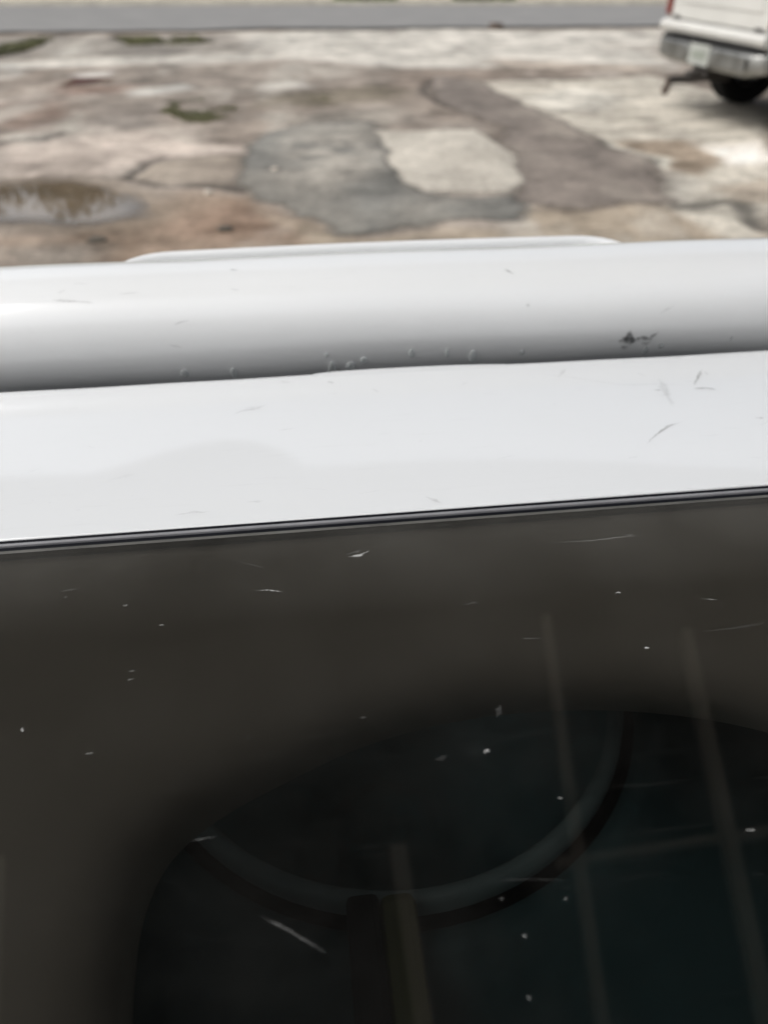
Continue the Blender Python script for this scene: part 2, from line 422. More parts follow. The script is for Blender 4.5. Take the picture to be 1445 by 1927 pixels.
M = {}
M['ground'] = ground_mat('broken_concrete')
M['patch'] = ground_mat('patch_surface', alpha=True, fine=38)
M['road'] = simple_mat('road_asphalt', (.185, .18, .172), .9, nscale=1.5, var=.12, bmp=.4, bscale=90)
M['kerb'] = simple_mat('kerb_concrete', (.42, .39, .33), .85, nscale=3, var=.2)
M['sidewalk'] = simple_mat('pale_sidewalk', (.5, .44, .35), .85, nscale=1.2, var=.2)
M['grass_soil'] = simple_mat('verge_soil', (.36, .31, .22), .95, nscale=1.0, var=.35)
M['grass'] = simple_mat('grass_blades', (.125, .125, .06), .8, nscale=2, var=.45)
M['grass_far'] = simple_mat('verge_grass', (.13, .19, .05), .8, nscale=1, var=.3)
M['leaf'] = simple_mat('tree_leaves', (.06, .06, .035), .7, nscale=3, var=.4)
M['bark'] = simple_mat('tree_bark', (.12, .09, .07), .9, nscale=12, var=.3)
M['canopy'] = simple_mat('canopy_sheet', (.032, .032, .031), .85, nscale=2.5, var=.25)
M['canopy_steel'] = simple_mat('canopy_steel', (.82, .79, .74), .5, nscale=5, var=.1)
M['black_rubber'] = simple_mat('black_rubber', (.004, .0045, .007), .6, spec=.12, nscale=30, var=.2)
M['grey_rubber'] = simple_mat('grey_gasket', (.21, .21, .22), .5, nscale=30, var=.15)
M['tub'] = simple_mat('tub_plastic', (.58, .53, .46), .5, nscale=6, var=.12)
M['drum'] = simple_mat('drum_dark', (.10, .20, .22), .4, nscale=8, var=.2)
M['drum_ring'] = simple_mat('drum_ring', (.42, .58, .60), .35, nscale=8, var=.15)
M['drum_gap'] = simple_mat('drum_gap', (.006, .010, .016), .6, nscale=8, var=.15)
M['drum_fin'] = simple_mat('drum_fin', (.12, .14, .04), .5, nscale=8, var=.15)
M['truck_white'] = simple_mat('truck_paint', (.52, .51, .475), .4, coat=.5, nscale=3, var=.06)
M['chrome'] = simple_mat('worn_chrome', (.30, .30, .285), .42, metal=1.0, nscale=6, var=.25)
M['black_plastic'] = simple_mat('black_plastic', (.02, .02, .02), .55, nscale=10, var=.2)
M['tyre'] = simple_mat('tyre_rubber', (.010, .010, .010), .85, nscale=10, var=.3, spec=.2)
M['steel_dark'] = simple_mat('dirty_steel', (.035, .03, .026), .7, nscale=9, var=.3)
M['rim'] = simple_mat('wheel_rim', (.35, .35, .36), .4, metal=.8, nscale=9, var=.1)
M['red_lens'] = simple_mat('red_lens', (.16, .025, .018), .25, coat=.5, nscale=9, var=.15)
M['glass_dark'] = simple_mat('truck_glass', (.015, .018, .02), .06, nscale=2, var=.05)
M['plate'] = simple_mat('number_plate', (.34, .35, .32), .45, nscale=14, var=.12)
M['plate_print'] = simple_mat('plate_print', (.24, .26, .22), .5, nscale=14, var=.1)
M['rust'] = simple_mat('rusty_steel', (.09, .065, .05), .8, nscale=9, var=.3)
M['stone'] = simple_mat('pale_stone', (.42, .37, .31), .85, nscale=20, var=.2)
M['clump'] = simple_mat('dark_clump', (.07, .06, .045), .95, nscale=20, var=.3)

def enamel_mat(name, c):
    """scuffed white enamel: soft grime clouds, fine hairline scratches, uneven gloss"""
    m, nt, out = mat_new(name)
    p = principled(nt, None, .35, spec=.4, coat=.9, coat_rough=.05)
    n1 = noise_node(nt, 5, 1, .4)
    n2 = noise_node(nt, 420, 4, .7, (.05, 1, 1))
    n3 = noise_node(nt, 24, 4, .6, (1, 1, 1), .6)
    g = maprange(nt, n1.outputs[0], 0, 1, 0, .18)
    c1 = mixcol(nt, g, c, (.55, .54, .50))
    hair = maprange(nt, n2.outputs[0], .6, .95, 0, .25)
    c2 = mixcol(nt, hair, c1, (.42, .42, .41))
    nt.links.new(c2, p.inputs['Base Color'])
    r = maprange(nt, n1.outputs[0], 0, 1, .26, .42)
    nt.links.new(r, p.inputs['Roughness'])
    bn = noise_node(nt, 14, 2, .5)
    bump(nt, bn.outputs[0], .05, .004, p)
    nt.links.new(p.outputs[0], out.inputs[0])
    return m
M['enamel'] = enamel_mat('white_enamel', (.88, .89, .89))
M['enamel_dimmed'] = enamel_mat('dimmed_deck_enamel', (.75, .765, .775))  # same enamel as the console, its dimmer light put into the colour
for nd in M['enamel_dimmed'].node_tree.nodes:
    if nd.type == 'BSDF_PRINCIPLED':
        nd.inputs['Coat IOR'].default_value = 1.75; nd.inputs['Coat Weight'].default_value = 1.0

def tinted_glass_mat():
    m, nt, out = mat_new('tinted_glass')
    tr = N(nt, 'ShaderNodeBsdfTransparent')
    tr.inputs['Color'].default_value = (.452, .452, .444, 1)
    gl = N(nt, 'ShaderNodeBsdfGlossy')
    gl.inputs['Color'].default_value = (1, 1, 1, 1)
    gl.inputs['Roughness'].default_value = .035
    fr = N(nt, 'ShaderNodeFresnel')
    fr.inputs['IOR'].default_value = 1.45
    mx = N(nt, 'ShaderNodeMixShader')
    ge = N(nt, 'ShaderNodeNewGeometry')
    iv = N(nt, 'ShaderNodeMath', operation='SUBTRACT'); iv.inputs[0].default_value = 1.0
    nt.links.new(ge.outputs['Backfacing'], iv.inputs[1])
    ff = N(nt, 'ShaderNodeMath', operation='MULTIPLY')
    nt.links.new(fr.outputs[0], ff.inputs[0]); nt.links.new(iv.outputs[0], ff.inputs[1])
    nt.links.new(ff.outputs[0], mx.inputs[0])
    nt.links.new(tr.outputs[0], mx.inputs[1])
    nt.links.new(gl.outputs[0], mx.inputs[2])
    # thin dust film and hairline rub marks
    df = N(nt, 'ShaderNodeBsdfDiffuse')
    df.inputs['Color'].default_value = (.62, .60, .55, 1)
    n1 = noise_node(nt, 9, 6, .65)
    n2 = noise_node(nt, 380, 4, .7, (.05, 1, 1))
    n3 = noise_node(nt, 420, 2, .5)
    a = maprange(nt, n1.outputs[0], .4, .8, .001, .012)
    b = maprange(nt, n2.outputs[0], .6, .95, 0, .016)
    c = maprange(nt, n3.outputs[0], .74, .84, 0, .03)
    ad = N(nt, 'ShaderNodeMath', operation='ADD'); nt.links.new(a, ad.inputs[0]); nt.links.new(b, ad.inputs[1])
    ad2 = N(nt, 'ShaderNodeMath', operation='ADD'); nt.links.new(ad.outputs[0], ad2.inputs[0]); nt.links.new(c, ad2.inputs[1])
    # dust haze at the back edge, strengthened to lighten the deck's shadow band
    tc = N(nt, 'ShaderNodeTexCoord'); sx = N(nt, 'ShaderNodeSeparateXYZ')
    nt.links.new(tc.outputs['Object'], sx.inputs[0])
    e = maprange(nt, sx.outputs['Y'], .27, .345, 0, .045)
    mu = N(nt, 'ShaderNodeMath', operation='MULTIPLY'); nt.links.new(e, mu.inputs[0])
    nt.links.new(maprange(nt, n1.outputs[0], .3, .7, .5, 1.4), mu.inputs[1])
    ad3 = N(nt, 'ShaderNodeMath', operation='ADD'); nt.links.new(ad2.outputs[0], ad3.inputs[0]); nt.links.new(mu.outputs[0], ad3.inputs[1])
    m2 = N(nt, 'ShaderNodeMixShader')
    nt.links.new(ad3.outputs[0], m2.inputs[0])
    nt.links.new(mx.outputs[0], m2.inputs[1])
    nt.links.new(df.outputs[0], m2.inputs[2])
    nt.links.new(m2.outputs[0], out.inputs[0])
    return m
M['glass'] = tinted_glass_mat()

def mark_mat(name, c, rough=.6):
    """scuff: opacity is stored in the mark's colour attribute, broken up by noise"""
    m, nt, out = mat_new(name)
    p = principled(nt, c, rough, spec=.3)
    at = N(nt, 'ShaderNodeVertexColor', layer_name='Col')
    n = noise_node(nt, 700, 4, .7, (.5, 1, 1))
    f = maprange(nt, n.outputs[0], .32, .6, .35, 1.15)
    mu = N(nt, 'ShaderNodeMath', operation='MULTIPLY', use_clamp=True)
    nt.links.new(at.outputs['Alpha'], mu.inputs[0]); nt.links.new(f, mu.inputs[1])
    tr = N(nt, 'ShaderNodeBsdfTransparent')
    ms = N(nt, 'ShaderNodeMixShader')
    nt.links.new(mu.outputs[0], ms.inputs[0])
    nt.links.new(tr.outputs[0], ms.inputs[1]); nt.links.new(p.outputs[0], ms.inputs[2])
    nt.links.new(ms.outputs[0], out.inputs[0])
    return m
M['scuff'] = mark_mat('grey_scuff', (.10, .095, .085))
M['chip'] = mark_mat('bare_chip', (.012, .014, .016))
M['scratch'] = mark_mat('pale_scratch', (.62, .62, .60))

def water_mat(name, c, rough=.03, ior=1.4):
    m, nt, out = mat_new(name)
    p = principled(nt, c, rough, spec=.5, ior=ior)
    n = noise_node(nt, 3, 4)
    cc = mixcol(nt, maprange(nt, n.outputs[0], .35, .65, 0, 1), c, tuple(v * 1.6 for v in c))
    nt.links.new(cc, p.inputs['Base Color'])
    at = N(nt, 'ShaderNodeVertexColor', layer_name='Col')
    tr = N(nt, 'ShaderNodeBsdfTransparent')
    ms = N(nt, 'ShaderNodeMixShader')
    nt.links.new(at.outputs['Alpha'], ms.inputs[0])
    nt.links.new(tr.outputs[0], ms.inputs[1]); nt.links.new(p.outputs[0], ms.inputs[2])
    nt.links.new(ms.outputs[0], out.inputs[0])
    return m
M['puddle'] = water_mat('muddy_water', (.10, .075, .05), .03, 1.9)

def drop_mat():
    m, nt, out = mat_new('water_bead')
    tr = N(nt, 'ShaderNodeBsdfTransparent'); tr.inputs['Color'].default_value = (.93, .95, .95, 1)
    p = principled(nt, (.8, .82, .82), .3, spec=.6)
    n = noise_node(nt, 300, 2)
    ms = N(nt, 'ShaderNodeMixShader')
    nt.links.new(maprange(nt, n.outputs[0], .3, .7, .35, .55), ms.inputs[0])
    nt.links.new(tr.outputs[0], ms.inputs[1]); nt.links.new(p.outputs[0], ms.inputs[2])
    nt.links.new(ms.outputs[0], out.inputs[0])
    return m
M['drop'] = drop_mat()

# ------------------------------------------------------------------ numpy noise and painting
_lat = rng.random((6, 256, 256))
def vnoise(x, y, k=0):
    xi = np.floor(x).astype(int); yi = np.floor(y).astype(int)
    fx = x - xi; fy = y - yi
    fx = fx * fx * (3 - 2 * fx); fy = fy * fy * (3 - 2 * fy)
    L = _lat[k % 6]
    a = L[xi % 256, yi % 256]; b = L[(xi + 1) % 256, yi % 256]
    c = L[xi % 256, (yi + 1) % 256]; d = L[(xi + 1) % 256, (yi + 1) % 256]
    return (a * (1 - fx) + b * fx) * (1 - fy) + (c * (1 - fx) + d * fx) * fy
def fbm(x, y, s, o=4, k=0, g=.5):
    t = 0; a = 1; n = 0
    for i in range(o):
        t = t + a * vnoise(x * s + 17.3 * i, y * s + 5.1 * i, k + i); n += a
        a *= g; s *= 2.03
    return t / n * 2 - 1
def poly_sd(x, y, poly):
    P = np.array(poly); n = len(P)
    d = np.full(x.shape, 1e9); ins = np.zeros(x.shape, bool)
    for i in range(n):
        ax, ay = P[i]; bx, by = P[(i + 1) % n]
        ex, ey = bx - ax, by - ay
        t = np.clip(((x - ax) * ex + (y - ay) * ey) / (ex * ex + ey * ey + 1e-12), 0, 1)
        d = np.minimum(d, (x - ax - t * ex) ** 2 + (y - ay - t * ey) ** 2)
        c = ((ay > y) != (by > y)) & (x < ex * (y - ay) / (ey + 1e-12) + ax)
        ins ^= c
    d = np.sqrt(d)
    return np.where(ins, -d, d)
def line_d(x, y, pts):
    d = np.full(x.shape, 1e9)
    for (ax, ay), (bx, by) in zip(pts[:-1], pts[1:]):
        ex, ey = bx - ax, by - ay
        t = np.clip(((x - ax) * ex + (y - ay) * ey) / (ex * ex + ey * ey + 1e-12), 0, 1)
        d = np.minimum(d, (x - ax - t * ex) ** 2 + (y - ay - t * ey) ** 2)
    return np.sqrt(d)
def sstep(a, b, x):
    t = np.clip((x - a) / (b - a), 0, 1)
    return t * t * (3 - 2 * t)

def set_col(me, rgba):
    ca = me.color_attributes.new('Col', 'FLOAT_COLOR', 'POINT')
    ca.data.foreach_set('color', np.ascontiguousarray(rgba, dtype=np.float32).ravel())

def grid_mesh(name, X, Y, Z, rgba, mat, keep=None):
    ny, nx = X.shape
    idx = np.arange(nx * ny).reshape(ny, nx)
    q = np.stack([idx[:-1, :-1], idx[:-1, 1:], idx[1:, 1:], idx[1:, :-1]], -1).reshape(-1, 4)
    V = np.stack([X, Y, Z], -1).reshape(-1, 3); C = rgba.reshape(-1, 4)
    if keep is not None:
        k = keep.reshape(-1)
        q = q[k[q].any(1)]
        used = np.unique(q); mp = np.full(nx * ny, -1); mp[used] = np.arange(len(used))
        q = mp[q]; V = V[used]; C = C[used]
    me = bpy.data.meshes.new(name)
    me.vertices.add(len(V)); me.vertices.foreach_set('co', V.astype(np.float32).ravel())
    me.loops.add(len(q) * 4); me.loops.foreach_set('vertex_index', q.astype(np.int32).ravel())
    me.polygons.add(len(q)); me.polygons.foreach_set('loop_start', np.arange(0, len(q) * 4, 4, dtype=np.int32))
    me.update(calc_edges=True); me.validate()
    me.polygons.foreach_set('use_smooth', [True] * len(me.polygons))
    set_col(me, C)
    me.materials.append(mat)
    return me

GK = 0.72         # look-to-albedo factor for the measured ground tones

# ------------------------------------------------------------------ ground: lot of patched, stained concrete
far = mesh('terrain', [(-300, -300, -.06), (300, -300, -.06), (300, 300, -.06), (-300, 300, -.06)], [(0, 1, 2, 3)], M['grass_soil'])
tag(new_obj('terrain', far), kind='structure')

rows = 2.4 * (16.6 / 2.4) ** np.linspace(0, 1, 360)
cols = np.linspace(-.86, .98, 560)
Yg = np.repeat(rows[:, None], len(cols), 1)
Xg = cols[None, :] * Yg
wx = fbm(Xg, Yg, .9, 5, 0) * .22 + fbm(Xg, Yg, 5, 3, 2) * .05
wy = fbm(Xg, Yg, .9, 5, 3) * .30 + fbm(Xg, Yg, 5, 3, 4) * .07
Xw, Yw = Xg + wx, Yg + wy
col = np.zeros(Xg.shape + (3,))
base = np.array([.36, .30, .24])
col[:] = base
m1 = sstep(-.25, .35, fbm(Xg, Yg * .55, 1.1, 5, 1))
col += (m1[..., None] - .5) * np.array([.13, .12, .105])
for nm, poly, c, soft, op in LAYERS:
    a = sstep(soft * .75, -soft * .75, poly_sd(Xw, Yw, poly)) * min(1, op * 1.25)
    col = col * (1 - a[..., None]) + np.array(c) * a[..., None]
# mottling, streaks and damp stains
m2 = fbm(Xg, Yg * .5, 2.6, 5, 2); m3 = fbm(Xg * .6, Yg, 6, 4, 5, .8)
col *= (1 + .38 * m2 + .56 * m3)[..., None]
mean = np.array([.365, .325, .275])
col = mean + (col - mean) * 1.3
grey = col.mean(-1, keepdims=True)
col = grey + (col - grey) * .78
w = sstep(.25, .6, fbm(Xg, Yg * .45, 1.7, 5, 4))
col = col * (1 - .5 * w[..., None]) + np.array([.62, .57, .49]) * .5 * w[..., None]
db = sstep(.2, .6, fbm(Xg * .8, Yg * .6, 2.1, 5, 3))
col = col * (1 - .38 * db[..., None]) + np.array([.22, .18, .145]) * .38 * db[..., None]
Zg = .012 * fbm(Xg, Yg, .6, 4, 1) + .004 * fbm(Xg, Yg, 5, 3, 2)
for pts in CRACKS:
    d = line_d(Xw, Yw, pts)
    wdt = .06 + .045 * fbm(Xg, Yg, 3, 3, 1)
    a = sstep(wdt + .05, wdt * .1, d) * sstep(-.75, -.1, fbm(Xg, Yg, .8, 3, 4))
    col *= (1 - .68 * a)[..., None]
    Zg -= .018 * a
pud = sstep(.12, -.25, poly_sd(Xw, Yw, PATCHES['puddle']))
Zg = Zg * (1 - pud) - .03 * pud
wet = sstep(.35, -.1, poly_sd(Xw, Yw, PATCHES['puddle']))
col = col * (1 - .8 * wet[..., None]) + np.array([.24, .19, .14]) * .8 * wet[..., None]
dark_patch = sstep(1.1, .1, np.hypot((Xg - 3.7), (Yg - 8.0) * 1.0)) * .3        # round darker patch of ground under the truck's rear
col *= (1 - dark_patch)[..., None]
rgba = np.concatenate([np.clip(col, .01, 1) * GK, np.ones(Xg.shape + (1,))], -1)
ground = new_obj('ground', grid_mesh('ground', Xg, Yg, Zg, rgba, M['ground']))
tag(ground, kind='structure')
apron = mesh('yard', [(-40, -20, -.035), (40, -20, -.035), (40, 17.5, -.035), (-40, 17.5, -.035)], [(0, 1, 2, 3)],
             simple_mat('yard_concrete', (.24, .21, .17), .9, nscale=.8, var=.3))
tag(new_obj('yard', apron), kind='structure')

def patch_obj(name, poly, tone, var, lift, soft, blot=None, blot_amt=0.0, mat='patch', inner=None, wf=1.0):
    xs = [p[0] for p in poly]; ys = [p[1] for p in poly]
    n = 190
    X, Y = np.meshgrid(np.linspace(min(xs) - .5, max(xs) + .5, n), np.linspace(min(ys) - .5, max(ys) + .5, n))
    wx = fbm(X, Y, .9, 5, 0) * .10 + fbm(X, Y, 4, 4, 2, .7) * .11
    wy = fbm(X, Y, .9, 5, 3) * .14 + fbm(X, Y, 4, 4, 4, .7) * .14
    sdv = poly_sd(X + wx * wf, Y + wy * wf, poly)
    a = sstep(soft, -soft, sdv)
    c = np.zeros(X.shape + (3,)); c[:] = tone
    f = 1 + var * fbm(X, Y * .7, 2.4, 5, 1) + var * 1.1 * fbm(X * .7, Y, 6.5, 4, 3, .8)
    c *= f[..., None]
    if blot is not None:
        b = sstep(-.05, .45, fbm(X, Y * .6, 1.9, 5, 5)) * blot_amt
        c = c * (1 - b[..., None]) + np.array(blot) * b[..., None]
    if inner is not None:
        ip, ic, io = inner
        jx = fbm(X, Y, 2.5, 4, 4) * .25
        ia = sstep(.22, -.22, poly_sd(X + jx, Y + jx, ip)) * io * sstep(-.55, .1, fbm(X * .8, Y, 4.5, 4, 2, .7))
        c = c * (1 - ia[..., None]) + np.array(ic) * (f[..., None]) * ia[..., None]
    zb = .012 * fbm(X, Y, .6, 4, 1) + .004 * fbm(X, Y, 5, 3, 2)
    Z = zb + lift * sstep(soft, -soft * 2, sdv) + .004 + .004 * fbm(X, Y, 9, 2, 2) * a
    rg = np.concatenate([np.clip(c, .01, 1) * GK, a[..., None]], -1)
    return new_obj(name, grid_mesh(name, X, Y, Z, rg, M[mat], keep=a > .002), ground)

patch_obj('brown_slab', PATCHES['brown'], (.235, .198, .168), .42, .004, .09, (.38, .33, .275), .6)
patch_obj('asphalt_patch', PATCHES['asphalt'], (.185, .178, .158), .55, .008, .07, (.40, .36, .30), .35, inner=(PATCHES['asphalt_pale'], (.44, .40, .34), .8), wf=.8)
patch_obj('concrete_patch', PATCHES['cream'], (.58, .53, .45), .26, .012, .05, (.40, .36, .30), .45, wf=.45)

# puddle of muddy water in a dip of the lot
xs = [p[0] for p in PATCHES['puddle']]; ys = [p[1] for p in PATCHES['puddle']]
X, Y = np.meshgrid(np.linspace(min(xs) - .3, max(xs) + .3, 120), np.linspace(min(ys) - .3, max(ys) + .3, 120))
wx = fbm(X, Y, .9, 5, 0) * .18; wy = fbm(X, Y, .9, 5, 3) * .22
a = sstep(.06, -.16, poly_sd(X + wx, Y + wy, PATCHES['puddle']))
rg = np.concatenate([np.ones(X.shape + (3,)), a[..., None]], -1)
pd = new_obj('puddle', grid_mesh('puddle', X, Y, np.full(X.shape, -.004), rg, M['puddle'], keep=a > .002))
tag(pd, kind='structure')

# moss and grass growing out of the joints: real blades
def blades(name, polys, n_per, hmin, hmax, wid, mat, label):
    V, Fc = [], []
    for poly, n in zip(polys, n_per):
        P = np.array(poly); lo = P.min(0) - .1; hi = P.max(0) + .1
        pts = rng.uniform(lo, hi, (n, 2))
        wxx = fbm(pts[:, 0], pts[:, 1], 1.2, 4, 2) * .25
        s = poly_sd(pts[:, 0] + wxx, pts[:, 1] + wxx, poly)
        den = fbm(pts[:, 0], pts[:, 1], 2.2, 3, 4)
        pts = pts[(s < 0) & (den > -.22 + .3 * rng.random(n))]
        for x, y in pts:
            h = random.uniform(hmin, hmax); a = random.uniform(0, 6.28); ln = random.uniform(.2, .9) * h
            dx, dy = math.cos(a), math.sin(a)
            b = len(V)
            V += [(x - dy * wid, y + dx * wid, -.01), (x + dy * wid, y - dx * wid, -.01), (x + dx * ln, y + dy * ln, h)]
            Fc.append((b, b + 1, b + 2))
    o = new_obj(name, mesh(name, V, Fc, mat))
    tag(o, label, 'grass' if 'grass' in name else 'moss', kind='stuff')
    return o
blades('grass_tufts', GREENS[:2], [16000, 16000], .02, .07, .012, M['grass'], 'dark green grass growing in strips along the near edge of the road')
blades('moss_patch', GREENS[2:], [10000, 800], .006, .022, .010, M['grass'], 'low green moss on the stained concrete')

# ------------------------------------------------------------------ street
RA = math.radians(.8)
street = empty('street_frame')
def strip(name, y0, y1, z, mat, wob=0.0, x0=-60, x1=60, n=240, y_jit=None):
    xs = np.linspace(x0, x1, n); V = []
    for x in xs:
        j = wob * float(fbm(np.array([x]), np.array([y0]), .35, 4, 1)[0]) + wob * .4 * float(fbm(np.array([x]), np.array([y0]), 1.7, 3, 2)[0])
        for yy in (y0 + j, y1):
            V.append((x * math.cos(RA) - yy * math.sin(RA) * 0, yy + x * math.sin(RA), z))
    Fc = [(2 * i, 2 * i + 2, 2 * i + 3, 2 * i + 1) for i in range(n - 1)]
    o = new_obj(name, mesh(name, V, Fc, mat))
    return o
bpy.data.objects.remove(street)
def road_mesh():
    V = []; xs = np.linspace(-40, 40, 321)
    jn = fbm(xs, xs * 0 + 3.3, .5, 5, 1) * .32 + fbm(xs, xs * 0 + 1.3, 2.2, 3, 2) * .10
    for x, j in zip(xs, jn):
        V += [(x, 15.27 + .10 * max(-16, min(12, x)) + j, .034), (x, 20.05 + x * math.sin(RA), .036)]
    return mesh('road', V, [(2 * i, 2 * i + 2, 2 * i + 3, 2 * i + 1) for i in range(len(xs) - 1)], M['road'])
tag(new_obj('road', road_mesh()), kind='structure')
def kerb(name, y, z0, z1, depth, mat):
    V = []; xs = np.linspace(-60, 60, 41)
    for x in xs:
        yy = y + x * math.sin(RA)
        V += [(x, yy, z0), (x, yy + .02, z1), (x, yy + depth, z1), (x, yy + depth, z0)]
    Fc = []
    for i in range(len(xs) - 1):
        for j in range(3):
            Fc.append((4 * i + j, 4 * i + 4 + j, 4 * i + 5 + j, 4 * i + 1 + j))
    return new_obj(name, mesh(name, V, Fc, mat))
tag(kerb('kerb', 20.05, 0, .11, .18, M['kerb']), kind='structure')
tag(strip('verge', 20.23, 21.1, .085, M['grass_soil']), kind='structure')
tag(strip('sidewalk', 20.9, 24.5, .10, M['sidewalk'], .12), kind='structure')
tag(strip('lawn', 24.5, 60, .09, M['grass_far']), kind='structure')
blades('verge_grass', [[(1.6, 20.4), (3.0, 20.4), (2.9, 21.3), (1.7, 21.2)], [(-1.2, 20.5), (.2, 20.5), (.2, 21.0), (-1.0, 21)], [(-16, 20.4), (-10, 20.4), (-10, 21), (-16, 21)]],
       [9000, 2500, 4000], .08, .2, .02, M['grass_far'], 'bright green grass tufts on the verge across the road')
for o in [o for o in COL.objects if o.name == 'verge_grass']:
    o.location.z = .08

# trees across the street, mirrored in the puddle
def tree(x, y, h, r, seed, label):
    R = random.Random(seed)
    root = empty('tree', (x, y, .05))
    tag(root, label, 'tree', 'trees across the street')
    bm = bmesh.new()
    p = Vector((0, 0, 0)); top = Vector((R.uniform(-.3, .3), R.uniform(-.3, .3), h * .55))
    cyl_bm(bm, p, top, .24, .13, 10)
    limbs = []
    for k in range(9):
        a = k * 2.4 + R.uniform(-.4, .4); s = Vector((0, 0, h * R.uniform(.3, .55)))
        s = s.lerp(top, .2); e = s + Vector((math.cos(a) * r * R.uniform(.5, .85), math.sin(a) * r * R.uniform(.5, .85), h * R.uniform(.12, .34)))
        cyl_bm(bm, s, e, .08, .025, 7); limbs.append(e)
    new_obj('trunk', from_bm(bm, 'trunk', M['bark']), root)
    V, Fc = [], []
    cl = limbs + [Vector((R.gauss(0, r * .35), R.gauss(0, r * .35), h * R.uniform(.55, .95))) for _ in range(16)]
    for c in cl:
        cr = r * R.uniform(.28, .5)
        for _ in range(150):
            d = Vector((R.gauss(0, 1), R.gauss(0, 1), R.gauss(0, .8))).normalized() * cr * R.random() ** .4
            q = c + d; s = R.uniform(.09, .2)
            n1 = Vector((R.gauss(0, 1), R.gauss(0, 1), R.gauss(0, 1))).normalized(); n2 = n1.orthogonal().normalized()
            b = len(V)
            V += [q - n1 * s, q + n2 * s * .55, q + n1 * s, q - n2 * s * .55]
            Fc.append((b, b + 1, b + 2, b + 3))
    new_obj('crown', mesh('crown', V, Fc, M['leaf']), root)
tree(-11.5, 29.0, 6.5, 2.6, 1, 'broad brown-green tree across the street, mirrored at the left of the puddle')
tree(-8.8, 30.5, 5.7, 2.2, 2, 'rounder tree across the street, mirrored in the middle of the puddle')
tree(-16.5, 31.0, 6.8, 2.9, 3, 'tallest tree across the street, beyond the left edge of the photo')

# ------------------------------------------------------------------ canopy overhead, visible as the dark reflection with pale rafters
can = empty('canopy', (0, 0, 0))
tag(can, 'dark canopy on pale steel frame overhead, seen only as reflection in the tinted lid', 'canopy')
edge = []
xs = np.linspace(-1.75, 1.9, 74)
for x in xs:
    y = 2.58 + .02 * math.sin(x * 3)
    if -1.25 < x < -.36:
        t = (x + 1.25) / .89
        y += .30 * math.sin(math.pi * t ** 1.35) ** .8
    edge.append((x, y))
V, Fc = [], []
n = len(xs)
for zz in (2.66, 2.675):
    for (x, y) in edge: V.append((x, y, zz))
    for (x, y) in edge: V.append((x * .58, .42, zz))
for k in (0, 1):
    o = k * 2 * n
    for i in range(n - 1):
        f = (o + i, o + i + 1, o + n + i + 1, o + n + i)
        Fc.append(f if k == 0 else f[::-1])
for i in range(n - 1):
    Fc.append((i, i + 1, 2 * n + i + 1, 2 * n + i))
    Fc.append((n + i, n + i + 1, 3 * n + i + 1, 3 * n + i))
new_obj('canopy_sheet', mesh('canopy_sheet', V, Fc, M['canopy']), can)
def beam(name, a, b, w, h, z=2.6):
    a = Vector((*a, z)); b = Vector((*b, z)); d = b - a
    bm = bmesh.new()
    box_bm(bm, (a + b) / 2, (d.length, w, h), Matrix.Rotation(math.atan2(d.y, d.x), 4, 'Z'))
    new_obj(name, from_bm(bm, name, M['canopy_steel']), can)
beam('rafter', (.54, 1.72), (.45, .45), .026, .05)
beam('rafter', (.985, 1.66), (.79, .45), .034, .05)
beam('rafter', (-1.66, 2.5), (-.96, .45), .06, .05)
beam('rafter', (1.82, 2.5), (1.06, .45), .06, .05)
beam('purlin', (-1.02, .46), (1.1, .46), .05, .05, 2.63)
beam('purlin', (.43, .90), (1.05, .995), .020, .03, 2.61)
beam('side_arm', (-1.62, -1.2), (-.95, .46), .05, .05)
beam('side_arm', (1.78, -1.2), (1.05, .46), .05, .05)
box('side_board', (-1.02, .66, 2.6), (.32, .44, .03), M['canopy_steel'], can, .014, 4, Matrix.Rotation(.35, 4, 'Z'))
beam('batten', (.035, .95), (.085, .56), .040, .035, 2.62)
for (x, y) in ((-1.62, 2.4), (1.78, 2.4), (-1.62, -1.2), (1.78, -1.2)):
    bm = bmesh.new(); cyl_bm(bm, (x, y, -.03), (x, y, 2.6), .03, .03, 12)
    new_obj('post', from_bm(bm, 'post', M['canopy_steel']), can)

# ------------------------------------------------------------------ unseen building added behind the camera to darken the console's lower face
bld = empty('added_building', (0, -1.7, 0))
tag(bld, 'unseen dark building added behind the camera to darken the lower console face', 'building')
box('wall', (0, -.2, 1.3), (16, .3, 2.6), simple_mat('added_wall', (.06, .066, .074), .8, nscale=1, var=.2), bld, .01)
for k_ in range(-3, 4):
    w_ = box('added_window', (k_ * 2.1, -.03, 1.5), (1.3, .06, 1.4), M['truck_white'], bld, .01)
    box('pane', (k_ * 2.1, .005, 1.5), (1.18, .01, 1.28), M['glass_dark'], w_)
box('added_roof', (0, -.1, 2.66), (16.4, .7, .12), M['black_plastic'], bld, .02)

# ------------------------------------------------------------------ washing machine
T = 1.07                                    # height of the top deck
PSI = math.radians(6.7)
U0, U1 = -.305, .475                        # side faces
V0, V1 = -.10, .70                          # near and far faces
VCc, ZC, RR = 0.62763, T + 0.00753, .056       # console roll: centre and mean radius
def roll_pt(a, off=0.0):
    c, s = math.cos(a), math.sin(a)
    return (VCc - (.060 + off) * math.copysign(abs(c) ** .88, c), ZC + (.052 + off) * math.copysign(abs(s) ** .88, s))
LU0, LU1, LV0, LV1 = -.245, .415, -.045, .3438   # glass lid
SE = .538                                   # far edge of the white deck strip
wash = empty('washing_machine', (0, 0, 0), PSI)
tag(wash, 'white top-loading washing machine with dark tinted glass lid, filling the foreground', 'washing machine')

